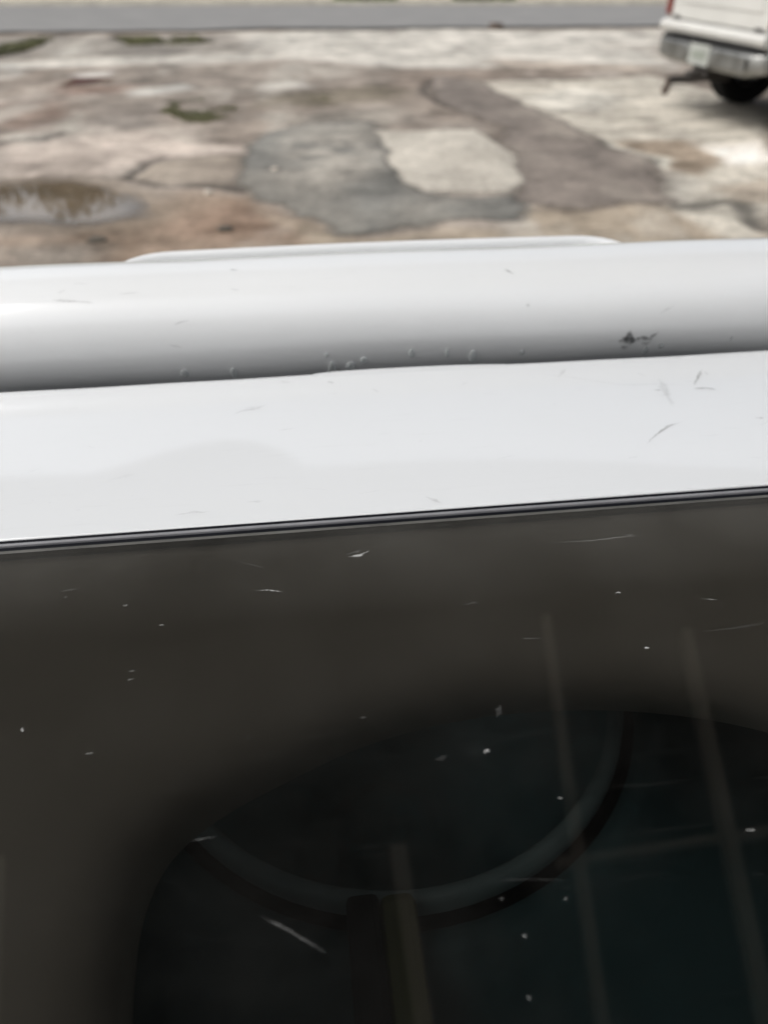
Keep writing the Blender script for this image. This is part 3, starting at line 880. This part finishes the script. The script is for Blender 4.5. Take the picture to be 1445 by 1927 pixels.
# cabinet: four walls and base, open at the top under the deck
bm = bmesh.new()
for c, s in ((((U0 + U1) / 2, V0 + .004, .55), (U1 - U0, .008, .98)), (((U0 + U1) / 2, V1 - .004, .55), (U1 - U0, .008, .98)),
             ((U0 + .004, (V0 + V1) / 2, .55), (.008, V1 - V0 - .017, .98)), ((U1 - .004, (V0 + V1) / 2, .55), (.008, V1 - V0 - .017, .98)),
             (((U0 + U1) / 2, (V0 + V1) / 2, .07), (U1 - U0 - .02, V1 - V0 - .02, .02))):
    box_bm(bm, c, s)
new_obj('cabinet', from_bm(bm, 'cabinet', M['enamel']), wash)
for u in (U0 + .06, U1 - .06):
    for v in (V0 + .06, V1 - .06):
        bm = bmesh.new(); cyl_bm(bm, (u, v, -.02), (u, v, .065), .022, .018, 16)
        new_obj('foot', from_bm(bm, 'foot', M['black_plastic']), wash)

# white deck: strip behind the lid plus narrow borders round it (rounded far lip)
def lip_bump(u):
    # hardened sealant bulging over the far edge of the strip
    b = 0.0
    if .005 < u < .165:
        t = (u - .005) / .16
        b += .0032 * math.sin(math.pi * t) ** .5 * (1 - .55 * t)
    return b + .0003 * math.sin(u * 17) + .00015 * math.sin(u * 53 + 1)
prof = []
gv = .3532                                   # front edge of strip at the gasket
for a in np.linspace(-90, 0, 6):             # small front round
    pass
prof = [(gv, T - .022), (gv, T - .0012), (gv + .0004, T - .0004), (gv + .0012, T), (gv + .0024, T)]
prof += [(gv + .0026 + (SE - .006 - gv - .0026) * t, T + .0008 * math.sin(math.pi * t)) for t in (.02, .1, .2, .3, .4, .5, .6, .7, .8, .9, .96, .98, 1.0)]
rb = .0055
prof += [(SE - .006 + rb * 1.1 * math.sin(a), T + .0016 * math.sin(math.pi * a / 1.9) - rb + rb * math.cos(a)) for a in np.linspace(.25, math.pi / 2 + .5, 10)]
prof += [(SE - .004, T - .02), (SE - .006, T - .05)]
nu = 160
V, Fc = [], []
us = np.linspace(U0 + .004, U1 - .004, nu)
for u in us:
    lb = lip_bump(u)
    for j, (v, z) in enumerate(prof):
        k = sstep(SE - .012, SE - .002, np.array(v)).item()
        V.append((u, v + lb * k, z + lb * .35 * k + .0005 * math.sin(u * 9 + v * 14)))
m_ = len(prof)
for i in range(nu - 1):
    for j in range(m_ - 1):
        Fc.append((i * m_ + j, (i + 1) * m_ + j, (i + 1) * m_ + j + 1, i * m_ + j + 1))
new_obj('deck', mesh('deck', V, Fc, M['enamel_dimmed'], True), wash)
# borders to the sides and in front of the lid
box('deck_border', ((U0 + LU0) / 2 - .004, (V0 + gv) / 2, T - .012), (LU0 - U0 - .012, gv - V0 - .002, .023), M['enamel_dimmed'], wash, .004, 3)
box('deck_border', ((U1 + LU1) / 2 + .004, (V0 + gv) / 2, T - .012), (U1 - LU1 - .012, gv - V0 - .002, .023), M['enamel_dimmed'], wash, .004, 3)
box('deck_border', ((LU0 + LU1) / 2, (V0 + LV0) / 2 - .004, T - .012), (LU1 - LU0 + .014, LV0 - V0 - .012, .023), M['enamel_dimmed'], wash, .004, 3)

# lid: tinted glass slab with its bevel highlight painted as a pale strip, gasket of two black lips and a grey bead
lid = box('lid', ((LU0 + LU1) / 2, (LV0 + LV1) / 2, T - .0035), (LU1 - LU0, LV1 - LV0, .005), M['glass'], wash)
edge_v, edge_f = sweep_u([(LV1 - .0028, T - .0007), (LV1 - .0006, T - .0005), (LV1 + .0001, T - .0012), (LV1 + .0001, T - .006)], LU0, LU1, 2)
new_obj('edge_highlight_strip', mesh('edge_highlight_strip', edge_v, edge_f, simple_mat('edge_highlight', (.085, .083, .075), .6, nscale=40, var=.2)), lid)
def ridge(name, v0, v1, ztop, mat):
    pr = [(v0, T - .03)] + [(v0 + (v1 - v0) * (1 - math.cos(a)) / 2, ztop - .0010 + .0010 * math.sin(a)) for a in np.linspace(0, math.pi, 9)] + [(v1, T - .03)]
    V, Fc = sweep_u(pr, U0 + .01, U1 - .01, 2)
    new_obj(name, mesh(name, V, Fc, mat, True), wash)
ridge('gasket', .3440, .3478, T - .0012, M['black_rubber'])
ridge('gasket_bead', .3479, .3504, T - .0002, M['grey_rubber'])
ridge('gasket', .3505, .3531, T - .0004, M['black_rubber'])
box('gasket', (LU0 - .003, (LV0 + LV1) / 2, T - .008), (.005, LV1 - LV0, .012), M['black_rubber'], wash)
box('gasket', (LU1 + .003, (LV0 + LV1) / 2, T - .008), (.005, LV1 - LV0, .012), M['black_rubber'], wash)
box('gasket', ((LU0 + LU1) / 2, LV0 - .003, T - .008), (LU1 - LU0, .005, .012), M['black_rubber'], wash)

# console: rounded roll along the far side
pr = [roll_pt(a) for a in np.linspace(-1.2, -.08, 12)]
pr += [roll_pt(a) for a in np.linspace(0.001, math.pi / 2 + .75, 60)]
lv, lz = pr[-1]
pr += [(lv + .006, lz - .02), (lv + .008, T - .06)]
box('gap_dark_strip', ((U0 + U1) / 2, .550, T - .050), (U1 - U0 - .02, .050, .008), M['black_rubber'], wash)  # black strip added so the gap behind the deck stays dark
V, Fc = sweep_u(pr, U0 + .001, U1 - .001, 60)
V = [(u, v + .0005 * math.sin(u * 11 + z * 60), z + .0006 * math.sin(u * 7 + 2) + .0005 * math.sin(u * 23)) for u, v, z in V]
new_obj('console', mesh('console', V, Fc, M['enamel'], True), wash)
for u in (U0, U1):
    loop = [(u, v, z) for v, z in pr]
    new_obj('console_end', mesh('console_end', [(uu, v, z) for uu in (u - .001, u + .001) for v, z in pr],
            [tuple(range(len(pr))), tuple(range(2 * len(pr) - 1, len(pr) - 1, -1))], M['enamel']), wash)
# raised rail behind the roll with down-turned ends
zr, vr = T + .0455, .695
def rail_path():
    P = []
    a0, a1 = -.166, .318
    P.append((a0 + .002, .655, T + .030)); P.append((a0 + .004, .668, T + .040))
    for t in np.linspace(0, 1, 8):
        P.append((a0 + .006 + .050 * t ** 1.6, .672 + (vr - .672) * math.sin(t * math.pi / 2), T + .0400 + (zr - T - .0400) * math.sin(t * math.pi / 2)))
    for t in np.linspace(.05, .95, 20):
        P.append((a0 + .056 + (a1 - a0 - .112) * t, vr + .004 * math.sin(math.pi * t), zr))
    for t in np.linspace(1, 0, 8):
        P.append((a1 - .006 - .050 * t ** 1.6, .672 + (vr - .672) * math.sin(t * math.pi / 2), T + .0400 + (zr - T - .0400) * math.sin(t * math.pi / 2)))
    P.append((a1 - .004, .668, T + .040)); P.append((a1 - .002, .655, T + .030))
    return P
RP = rail_path()
rv, rf = tube(RP, .0046, 14)
new_obj('rear_rail', mesh('rear_rail', rv, rf, M['enamel'], True), wash)
V = []; Fc = []
for p in RP[3:-3]:
    V += [(p[0], p[1] - .001, p[2] - .005), (p[0], .66, T + .030)]
for i in range(len(V) // 2 - 1):
    Fc.append((2 * i, 2 * i + 2, 2 * i + 3, 2 * i + 1))
new_obj('rail_web', mesh('rail_web', V, Fc, M['enamel']), wash)

# tub cover under the lid with its arched opening (rolled lip)
def smooth_loop(P, it=3):
    P = [Vector(p) for p in P]
    for _ in range(it):
        Q = []
        for k in range(len(P)):
            p, q = P[k], P[(k + 1) % len(P)]
            Q += [p.lerp(q, .25), p.lerp(q, .75)]
        P = Q
    return P
RIML = smooth_loop([p for p in RIM if p[1] > -.02] + [(RIM[-1][0], -.05), (RIM[0][0], -.05)])
if sum(p.x * q.y - q.x * p.y for p, q in zip(RIML, RIML[1:] + RIML[:1])) < 0:
    RIML.reverse()
na = len(RIML)
def rim_k(k, grow=0.0):
    t = (RIML[(k + 2) % na] - RIML[k - 2]).normalized()
    return RIML[k].x + t.y * grow, RIML[k].y - t.x * grow
zc = T - .0085
CU, CVv = .099, -.0226
RX0, RX1, RY0, RY1 = U0 + .012, U1 - .012, V0 + .012, .50
def rect_hit(a):
    dx, dy = math.cos(a), math.sin(a)
    ts = []
    if dx > 1e-6: ts.append((RX1 - CU) / dx)
    if dx < -1e-6: ts.append((RX0 - CU) / dx)
    if dy > 1e-6: ts.append((RY1 - CVv) / dy)
    if dy < -1e-6: ts.append((RY0 - CVv) / dy)
    t = min(ts)
    return CU + dx * t, CVv + dy * t
offs = [(.05, 0.0), (.026, -.001), (.013, -.005), (.004, -.012), (0.0, -.024), (.002, -.04), (.012, -.06)]
V, Fc = [], []
for k in range(na):
    a = 2 * math.pi * k / na
    for g, dz in offs:
        u, v = rim_k(k, g)
        V.append((min(max(u, RX0 + .002), RX1 - .002), max(v, RY0 + .002), zc + dz))
no = len(offs)
for k in range(na):
    k2 = (k + 1) % na
    for j in range(no - 1):
        Fc.append((k * no + j, k2 * no + j, k2 * no + j + 1, k * no + j + 1))
new_obj('tub_lip', mesh('tub_lip', V, Fc, M['tub'], True), wash)
V, Fc = [], []
for k in range(na):
    a = 2 * math.pi * k / na
    u, v = rim_k(k, .05)
    V.append((min(max(u, RX0 + .002), RX1 - .002), max(v, RY0 + .002), zc))
    V.append((*rect_hit(math.atan2(v - CVv, u - CU)), zc))
for k in range(na):
    k2 = (k + 1) % na
    Fc.append((2 * k, 2 * k + 1, 2 * k2 + 1, 2 * k2))
new_obj('tub_cover', mesh('tub_cover', V, Fc, M['tub']), wash)

# drum below: outer tub, rolled ring, basket, agitator plate, fin
zd = T - .20
DU, DV, DR = .048, .398, .183
V, Fc = lathe([(DR - .004, zd - .004), (DR - .002, zd + .001), (DR + .003, zd + .003), (DR + .008, zd - .001), (DR + .009, zd - .012)], DU, DV)
new_obj('drum_ring', mesh('drum_ring', V, Fc, M['drum_ring'], True), wash)
V, Fc = lathe([(DR + .009, zd - .012), (DR + .010, zd - .03), (DR + .017, zd - .032), (DR + .018, zd - .012)], DU, DV)
new_obj('drum_gap', mesh('drum_gap', V, Fc, M['drum_gap'], True), wash)
V, Fc = lathe([(DR + .018, zd - .012), (DR + .026, zd - .004), (DR + .038, zd - .006), (DR + .052, zd - .03), (.55, zd - .06)], DU, DV)
V = [(max(U0 + .01, min(U1 - .01, u)), max(V0 + .01, min(V1 - .01, v)), z) for u, v, z in V]
new_obj('outer_tub', mesh('outer_tub', V, Fc, M['drum'], True), wash)
V, Fc = lathe([(DR - .004, zd - .004), (DR - .010, zd - .05), (DR - .016, zd - .22), (DR - .05, zd - .27), (.06, zd - .27), (.05, zd - .25), (.02, zd - .22), (.0005, zd - .215)], DU, DV)
new_obj('basket', mesh('basket', V, Fc, simple_mat('basket_brightened', (.28, .54, .58), .4, nscale=8, var=.15), True), wash)  # colour raised to make up for missing light deep in the basket
box('drum_fin', (.0325, .115, zd + .004), (.022, .19, .03), M['drum_fin'], wash, .006, 2)
box('drum_fin', (.011, .115, zd + .006), (.020, .19, .03), M['drum_gap'], wash, .004, 2)

# ------------------------------------------------------------------ scuffs, scratches and chips on the machine
def ribbon(name, pts, w, alpha, mat, parent, place, seed):
    R = random.Random(seed)
    # resample
    P = [Vector((p[0], p[1])) for p in pts]
    L = [0]
    for a, b in zip(P[:-1], P[1:]): L.append(L[-1] + (b - a).length)
    n = max(6, int(L[-1] / .002) + 2)
    n = min(n, 60)
    Q = []
    for i in range(n):
        s = L[-1] * i / (n - 1)
        j = 0
        while j < len(L) - 2 and L[j + 1] < s: j += 1
        t = (s - L[j]) / max(1e-9, L[j + 1] - L[j])
        Q.append(P[j].lerp(P[j + 1], t))
    V, Fc, C = [], [], []
    ph = R.uniform(0, 6)
    for i, q in enumerate(Q):
        t = i / (n - 1)
        d = (Q[min(i + 1, n - 1)] - Q[max(i - 1, 0)])
        d = d.normalized() if d.length > 0 else Vector((1, 0))
        nr = Vector((-d.y, d.x))
        tap = (math.sin(math.pi * min(.97, max(.03, t))) ** .5)
        ww = w * tap * (.75 + .35 * math.sin(ph + t * 9) * .7 + R.uniform(-.18, .18))
        off = nr * w * R.uniform(-.12, .12)
        for s, aa in ((-.5, 0.0), (-.2, 1.0), (.25, .9), (.5, 0.0)):
            V.append(place(q + off + nr * ww * s)); C.append((1, 1, 1, alpha * aa * tap * (.7 + .3 * R.random())))
    for i in range(n - 1):
        for j in range(3):
            Fc.append((4 * i + j, 4 * i + 4 + j, 4 * i + 5 + j, 4 * i + 1 + j))
    me = mesh(name, V, Fc, mat)
    set_col(me, np.array(C))
    return new_obj(name, me, parent)
def on_deck(q): return (q.x, q.y, T + .0017)
def on_glass(q): return (q.x, q.y, T - .0006)
def on_roll(q):
    return (q.x, *roll_pt(q.y, .0014))
# roll marks are stored as (u, angle): stretch the angle to metres for even widths
def on_roll_m(q): return on_roll(Vector((q.x, q.y / RR)))
sd_ = 0
for pts, w, al in DECK_MARKS:
    sd_ += 1; ribbon('scuff', pts, w * 1.3, al, M['scuff'], wash, on_deck, sd_)
for pts, w, al in ROLL_MARKS:
    sd_ += 1; ribbon('scuff', [(u, a * RR) for u, a in pts], w * 1.3, al, M['scuff'], wash, on_roll_m, sd_)
for pts, w, al in CHIP_MARKS:
    sd_ += 1; ribbon('paint_chip', [(u, a * RR) for u, a in pts], w * 1.45, al, M['chip'], wash, on_roll_m, sd_)
for pts, w, al in GLASS_MARKS:
    sd_ += 1; ribbon('scratch', pts, w * 1.3, al, M['scratch'], lid, on_glass, sd_)
for k in range(8):
    u, v = random.uniform(-.18, .28), random.uniform(.08, .335)
    ln = random.choice([.0012, .002, .003, .006, .01]); a = random.gauss(0, .12)
    sd_ += 1
    ribbon('scratch', [(u, v), (u + ln * math.cos(a), v + ln * math.sin(a))], random.uniform(.0003, .0007), random.uniform(.05, .22), M['scratch'], lid, on_glass, sd_)
for k in range(40):
    u, v = random.uniform(-.23, .38), random.uniform(.37, .53)
    ln = random.choice([.002, .004, .008, .016]); a = random.gauss(0, .3)
    sd_ += 1
    ribbon('scuff', [(u, v), (u + ln * math.cos(a), v + ln * math.sin(a))], random.uniform(.0006, .0016), random.uniform(.05, .16), M['scuff'], wash, on_deck, sd_)

# water beads clinging to the roll above the gap
ORD = ['first', 'second', 'third', 'fourth', 'fifth', 'sixth', 'seventh', 'eighth', 'ninth', 'tenth', 'eleventh', 'twelfth', 'thirteenth']
for bi, (u, a, r) in enumerate(sorted(DROPS)):
    bm = bmesh.new()
    bmesh.ops.create_uvsphere(bm, u_segments=14, v_segments=9, radius=r)
    bmesh.ops.scale(bm, vec=(random.uniform(.75, 1.25), .26, random.uniform(1.1, 2.2)), verts=bm.verts)
    for v_ in bm.verts:
        if v_.co.z > 0: v_.co.x *= 1 - .45 * v_.co.z / (r * 2.2)
    me = from_bm(bm, 'water_bead', M['drop'], True)
    p = Vector((u, *roll_pt(a)))
    p.rotate(Matrix.Rotation(PSI, 3, 'Z'))
    o = new_obj('water_bead', me, None, p)
    o.rotation_euler = (-a, 0, PSI)
    tag(o, ORD[bi] + ' water bead from the left, clinging to the console above the gap', 'water drop', 'water beads on the console')

# ------------------------------------------------------------------ pickup truck parked at the right
TX, TY, TA = 2.74, 7.49, math.radians(76.4)
truck = empty('pickup_truck', (TX, TY, 0), -TA)       # local +x right side, +y forward
tag(truck, 'white pickup truck parked at the right, chrome bumper and hitch towards us', 'pickup truck')
HW = .80
def tbox(name, c, s, mat, parent=truck, bev=.012, seg=2, rot=None):
    return box(name, c, s, mat, parent, bev, seg, rot)
def prism(name, prof, x0, x1, mat, parent=truck, bev=.0, smooth=False):
    """side profile (y,z) polygon extruded across x"""
    bm = bmesh.new()
    a = [bm.verts.new((x0, y, z)) for y, z in prof]; b = [bm.verts.new((x1, y, z)) for y, z in prof]
    bm.faces.new(a); bm.faces.new(b[::-1])
    for i in range(len(prof)):
        j = (i + 1) % len(prof)
        bm.faces.new((a[i], b[i], b[j], a[j]))
    bmesh.ops.recalc_face_normals(bm, faces=bm.faces)
    if bev: bevel_all(bm, bev, 2)
    return new_obj(name, from_bm(bm, name, mat, smooth), parent)
def arch(cy_, r, n=10): return [(cy_ - r * math.cos(t), .36 + r * math.sin(t)) for t in np.linspace(0.12, math.pi - .12, n)]
AX1, AX2 = .98, 3.95
# bed sides with wheel arches
side = [(.10, .56)] + [(.10, .56)] * 0 + [(AX1 - .40, .56)] + arch(AX1, .42)[1:-1] + [(AX1 + .42, .50), (2.05, .50), (2.05, 1.17), (.10, 1.17)]
for sx in (-1, 1):
    prism('bed_side', side, sx * HW, sx * (HW - .11), M['truck_white'], bev=.008)
    tb = tbox('tail_light', (sx * (HW - .045), .085, .955), (.075, .05, .42), M['red_lens'], bev=.012)
tbox('bed_floor', (0, 1.08, .60), (1.36, 1.9, .05), M['steel_dark'])
tbox('bed_front', (0, 2.03, .87), (1.37, .04, .58), M['truck_white'])
tg = tbox('tailgate', (0, .105, .94), (1.42, .055, .43), M['truck_white'], bev=.014)
tbox('panel', (0, .074, .97), (1.18, .012, .25), M['truck_white'], tg, .005)
tbox('handle', (0, .068, 1.09), (.2, .02, .07), M['black_plastic'], tg, .01)
for sx in (-1, 1):
    tbox('hinge', (sx * .60, .072, .735), (.10, .016, .022), M['steel_dark'], tg, .004)
# sill under the tailgate: pale rolled ledge
sill = [(.02, .655), (.012, .672), (.02, .695), (.05, .715), (.13, .718), (.13, .63), (.03, .63)]
prism('sill', sill, -.77, .77, M['truck_white'], bev=.006, smooth=False)
# step bumper: black top pad, chrome face with three pressed panels, wrapped ends
def bumper_face():
    xs = [-.80, -.79, -.74, -.64, -.5, -.3, -.2, .2, .3, .5, .64, .74, .79, .80]
    ys = [.22, .12, .05, .015, 0, -.005, -.006, -.006, -.005, 0, .015, .05, .12, .22]
    V, Fc = [], []
    prof = [(.02, .580), (.0, .573), (-.006, .56), (-.006, .45), (.004, .425), (.03, .412)]
    for x, y in zip(xs, ys):
        tap = 1 - .25 * max(0, (abs(x) - .62) / .18)
        for dy, z in prof:
            V.append((x, y + dy, .580 - (.580 - z) * tap))
    m = len(prof)
    for i in range(len(xs) - 1):
        for j in range(m - 1):
            Fc.append((i * m + j, (i + 1) * m + j, (i + 1) * m + j + 1, i * m + j + 1))
    return V, Fc
bv, bf = bumper_face()
bump_o = new_obj('bumper', mesh('bumper', bv, bf, M['chrome'], True), truck)
padx = [(-.80, .2), (-.78, .1), (-.70, .03), (-.5, -.002), (.5, -.002), (.70, .03), (.78, .1), (.80, .2)]
V = [(x, y, .602) for x, y in padx] + [(x * .985, .25, .602) for x, y in padx] + [(x, y, .576) for x, y in padx]
k = len(padx); Fc = [(i, i + 1, k + i + 1, k + i) for i in range(k - 1)] + [(2 * k + i, 2 * k + i + 1, i + 1, i) for i in range(k - 1)]
new_obj('step_pad', mesh('step_pad', V, Fc, M['black_plastic']), bump_o)
for sx in (-1, 1):
    tbox('pressed_panel', (sx * .44, -.010, .505), (.42, .012, .105), M['chrome'], bump_o, .005, 3)
tbox('plate_recess', (0, -.004, .505), (.36, .012, .165), M['steel_dark'], bump_o, .006)
pl = tbox('number_plate', (0, -.014, .507), (.305, .006, .152), M['plate'], bump_o, .002)
tbox('plate_print', (0, -.0185, .507), (.20, .002, .06), M['plate_print'], pl, 0)
# hitch
hit = tbox('hitch_receiver', (0, .12, .345), (.085, .42, .085), M['steel_dark'])
tbox('hitch_plate', (0, .05, .39), (.22, .05, .10), M['steel_dark'], hit, .006)
tbox('ball_mount', (0, -.14, .325), (.07, .26, .06), M['steel_dark'], hit, .006)
bm = bmesh.new(); cyl_bm(bm, (0, -.26, .25), (0, -.25, .34), .028, .028, 12)
bmesh.ops.create_uvsphere(bm, u_segments=12, v_segments=8, radius=.036, matrix=Matrix.Translation((0, -.27, .245)))
new_obj('tow_ball', from_bm(bm, 'tow_ball', M['rust'], True), hit)
# underside
tbox('chassis', (-.38, 2.4, .48), (.09, 4.3, .14), M['steel_dark'])
tbox('chassis', (.38, 2.4, .48), (.09, 4.3, .14), M['steel_dark'])
tbox('fuel_tank', (-.1, .72, .43), (.6, .4, .16), M['steel_dark'], bev=.04)
bm = bmesh.new(); cyl_bm(bm, (-.68, AX1, .34), (.68, AX1, .34), .04, .04, 12)
bmesh.ops.create_uvsphere(bm, u_segments=14, v_segments=10, radius=.14, matrix=Matrix.Translation((0, AX1, .34)))
new_obj('rear_axle', from_bm(bm, 'rear_axle', M['steel_dark'], True), truck)
def wheel(sx, yy):
    R_ = .345; cx_ = sx * .67
    prof = [(.19, -.10), (.25, -.118), (R_ - .05, -.122), (R_ - .012, -.112), (R_, -.09), (R_, -.03), (R_ - .008, -.028), (R_ - .008, -.022), (R_, -.02), (R_, .02), (R_ - .008, .022), (R_ - .008, .028), (R_, .03), (R_, .09), (R_ - .012, .112), (R_ - .05, .122), (.25, .118), (.19, .10), (.19, -.10)]
    V, Fc = lathe(prof, 0, 0, 48)
    V = [(cx_ + z, yy + x, R_ + y) for x, y, z in V]
    w = new_obj('wheel', mesh('wheel', V, Fc, M['tyre'], True), truck)
    V, Fc = lathe([(.19, -.09), (.18, .06), (.12, .075), (.10, .05), (.05, .055), (.045, .09), (.0005, .092)], 0, 0, 40)
    V = [(cx_ + sx * z, yy + x, R_ + y) for x, y, z in V]
    new_obj('rim', mesh('rim', V, Fc, M['rim'], True), w)
for sx in (-1, 1):
    for yy in (AX1, AX2): wheel(sx, yy)
# cab and bonnet
cabp = [(2.10, .48), (AX2 - .45, .48), (AX2 - .45, 1.10), (3.42, 1.14), (2.95, 1.62), (2.25, 1.64), (2.12, 1.16)]
prism('cab', cabp, -HW + .01, HW - .01, M['truck_white'], bev=.02)
frontp = [(AX2 - .44, .48)] + [(AX2 - .42, .50)] + arch(AX2, .40)[1:-1] + [(AX2 + .42, .46), (4.62, .50), (4.68, .75), (4.60, .98), (AX2 - .44, 1.09)]
prism('front_body', frontp, -HW + .01, HW - .01, M['truck_white'], bev=.015)
for sx in (-1, 1):
    prism('side_window', [(2.28, 1.16), (3.28, 1.16), (2.93, 1.56), (2.34, 1.58)], sx * (HW - .008), sx * (HW - .004), M['glass_dark'])
    tbox('mirror', (sx * (HW + .10), 3.2, 1.17), (.18, .07, .14), M['black_plastic'], bev=.02)
    tbox('head_light', (sx * .58, 4.675, .84), (.3, .03, .15), M['chrome'])
rotw = Matrix.Rotation(math.radians(-45), 4, 'X')
prism('rear_window', [(2.165, 1.2), (2.255, 1.58), (2.245, 1.585), (2.145, 1.2)], -.62, .62, M['glass_dark'])
prism('windscreen', [(3.40, 1.17), (2.97, 1.61), (2.985, 1.625), (3.43, 1.18)], -.68, .68, M['glass_dark'])
tbox('front_bumper', (0, 4.74, .55), (1.58, .12, .17), M['chrome'], bev=.03)

# ------------------------------------------------------------------ loose bits on the lot
def rock(name, x, y, r, mat, label, cat, seed, sq=.6):
    R = random.Random(seed)
    bm = bmesh.new()
    bmesh.ops.create_icosphere(bm, subdivisions=2, radius=r)
    for v in bm.verts:
        v.co *= R.uniform(.78, 1.18); v.co.z *= sq
    o = new_obj(name, from_bm(bm, name, mat, False), None, (x, y, r * sq * .55))
    tag(o, label, cat)
rock('stone', -1.14, 5.06, .035, M['stone'], 'small pale stone on brown concrete right of the puddle', 'stone', 1)
rock('soil_clump', -.91, 4.33, .045, M['clump'], 'dark soil clump on the brown concrete behind the rear rail', 'soil clump', 2, .35)
rock('soil_clump', -1.58, 4.13, .05, M['clump'], 'dark soil clump below the puddle near the left edge', 'soil clump', 3, .35)
rock('stone', -.78, 5.66, .03, M['stone'], 'tiny pale stone lying on the dark asphalt patch', 'stone', 4)
rock('soil_clump', 1.95, 15.4, .13, M['rust'], 'reddish brown clump at the near edge of the road', 'soil clump', 5, .5)
